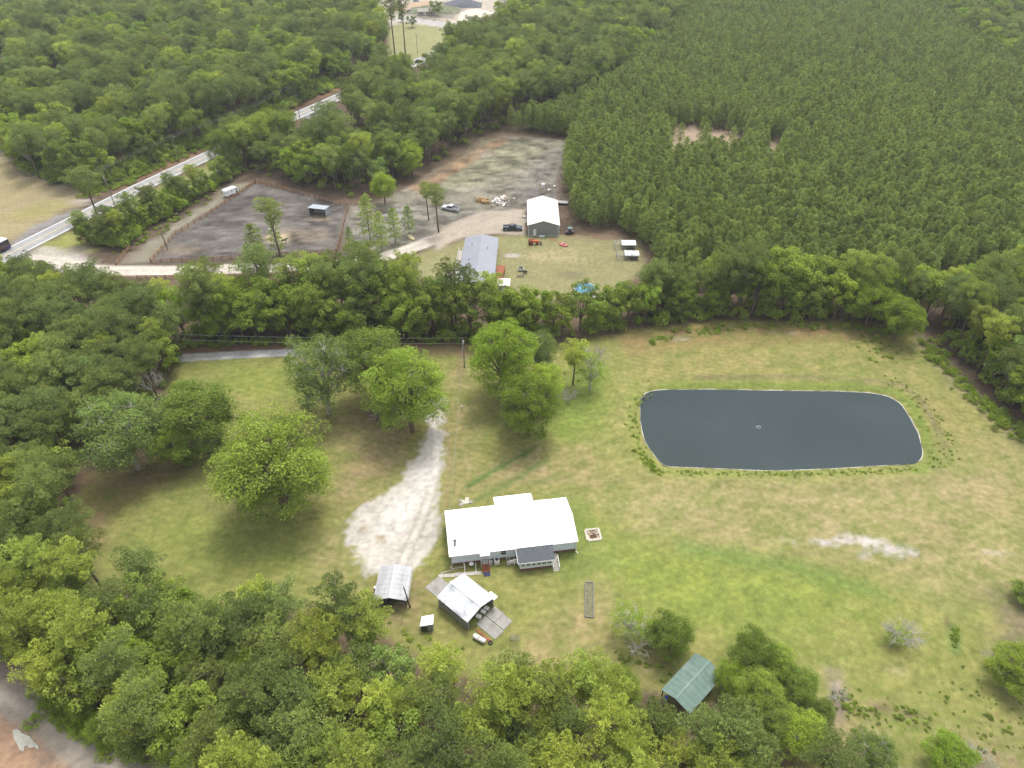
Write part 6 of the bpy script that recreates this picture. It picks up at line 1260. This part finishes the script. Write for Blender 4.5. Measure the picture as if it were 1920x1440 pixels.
# ------------------------------------------------------------------ far houses and work yard
def fhouse(p, rz, L_, W_, h, rm, wm_, label, name='house', cat='house'):
    t = empty(name, (p[0], p[1], 0), rz, label, cat); a, b_ = L_/2, W_/2
    MB().add([(-a,-b_,0),(a,-b_,0),(a,b_,0),(-a,b_,0),(-a,-b_,h),(a,-b_,h),(a,b_,h),(-a,b_,h),(-a,0,h+1.4),(a,0,h+1.4)], [(0,1,5,4),(2,3,7,6),(1,2,6,9,5),(3,0,4,8,7)]).build('wall', wm_, t)
    MB().slab([(-a-.4,0,h+1.62),(-a-.4,-b_-.5,h),(a+.4,-b_-.5,h),(a+.4,0,h+1.62)], .12).slab([(a+.4,0,h+1.62),(a+.4,b_+.5,h),(-a-.4,b_+.5,h),(-a-.4,0,h+1.62)], .12).build('roof', rm, t)
    for x in (-a*.6, a*.1, a*.6): w_ = MB().box(x-.5, -b_-.05, 1.0, x+.5, -b_-.003, 2.1).build('window', TRIM, t); MB().box(x-.42, -b_-.07, 1.08, x+.42, -b_-.052, 2.02).build('pane', GLASS, w_)
    MB().box(-a*.25, -b_-.05, 0, -a*.25+.9, -b_-.003, 2.0).build('door', TRIM, t)
RG = mat('dark_grey_roof', (.13, .125, .13), .9, noise=.1)
fhouse(G(800, 172), 1.0, 13, 8, 2.8, RG, TRIM, 'white house with dark grey roof hidden by trees beside the road'); fhouse(G(695, 190), .4, 10, 6, 2.6, mat('pale_roof', (.4, .41, .4), .8), TRIM, 'pale roofed white house deep in the roadside trees')
fhouse(G(498, 14), .3, 9, 6, 2.8, WR, TRIM, 'white roofed building in the far clearing behind the left woods'); fhouse(G(456, 22), .3, 6, 4, 2.6, WR, TRIM, 'small white trailer home left of the far clearing', 'trailer_home', 'trailer home'); fhouse(G(988, 132), .3, 6, 4, 2.4, WR, TRIM, 'small white roofed shed among trees right of the far lawn', 'shed', 'shed')
fhouse(G(800, 28), .1, 11, 3.2, 2.3, WEATH, WEATH, 'long tan flat trailer beside the far work yard', 'trailer_home', 'trailer home'); fhouse(G(700, -2), .4, 16, 8, 3, WR, TRIM, 'white roofed building at the top edge left of the work yard')
def heap(px, py, w, d_, h, m, label, cat='soil heap'):
    x, y = G(px, py); q = MB(); nx = 14; ny = 8; vs = []
    for j in range(ny+1):
        for i in range(nx+1):
            u, v = i/nx*2-1, j/ny*2-1; z = h*max(0, 1-u*u)**.8*max(0, 1-v*v)**.8*(1+R.uniform(-.2, .2)); vs.append((u*w/2, v*d_/2, z-.05))
    q.add(vs, [(j*(nx+1)+i, j*(nx+1)+i+1, (j+1)*(nx+1)+i+1, (j+1)*(nx+1)+i) for j in range(ny) for i in range(nx)]); t = empty('soil_heap', (x, y, 0), 0, label, cat); q.build('mound', m, t)
heap(893, 30, 22, 26, 3.5, mat('pale_gravel', (.50, .45, .37), .95, noise=.15, scale=.8), 'pale gravel heap in the far work yard', 'gravel heap'); heap(868, 10, 26, 20, 3.5, mat('dark_coal', (.10, .105, .12), .95, noise=.2), 'dark grey heap beside the pale gravel heap'); heap(815, 20, 34, 24, 3.0, mat('weedy_soil', (.13, .14, .08), .95, noise=.4, scale=.4), 'weedy brown heap with saplings in the far work yard')
for px, py, w, lb in ((818, 12, 26, 'sapling on the weedy far heap'), (772, 38, 20, 'small round tree at the edge of the far small field'), (752, 32, 14, 'tiny bush left of the round tree in the far field')): ytree(px, py, w, ('oak', 3), 'broadleaf_tree', lb, .9)
for px, py, w, lb in ((732, 12, 36, 'left of two tall pines by the far small field'), (752, 8, 34, 'right of two tall pines by the far small field')): ytree(px, py, w, ('pine', 4), 'pine_tree', lb, 1.5, cat='pine tree', hp=11.2, rp=2.9)
ytree(960, 28, 62, ('oak', 0), 'broadleaf_tree', 'big spreading tree with visible trunk at the far right lawn', 1.2)

# ------------------------------------------------------------------ thin summer haze
hz = MB().box(-2700, -450, -3, 2700, 3700, 99).build('haze', bpy.data.materials.new('haze')); hz['kind'] = 'stuff'; hz['label'] = 'thin pale haze filling the air over the whole place'
hm = hz.data.materials[0]; hm.use_nodes = True; nt = hm.node_tree; nt.nodes.clear(); v = nt.nodes.new('ShaderNodeVolumePrincipled'); o = nt.nodes.new('ShaderNodeOutputMaterial')
v.inputs['Color'].default_value = (.92, .95, 1, 1); v.inputs['Density'].default_value = .00014; v.inputs['Anisotropy'].default_value = .1; nt.links.new(v.outputs[0], o.inputs['Volume'])
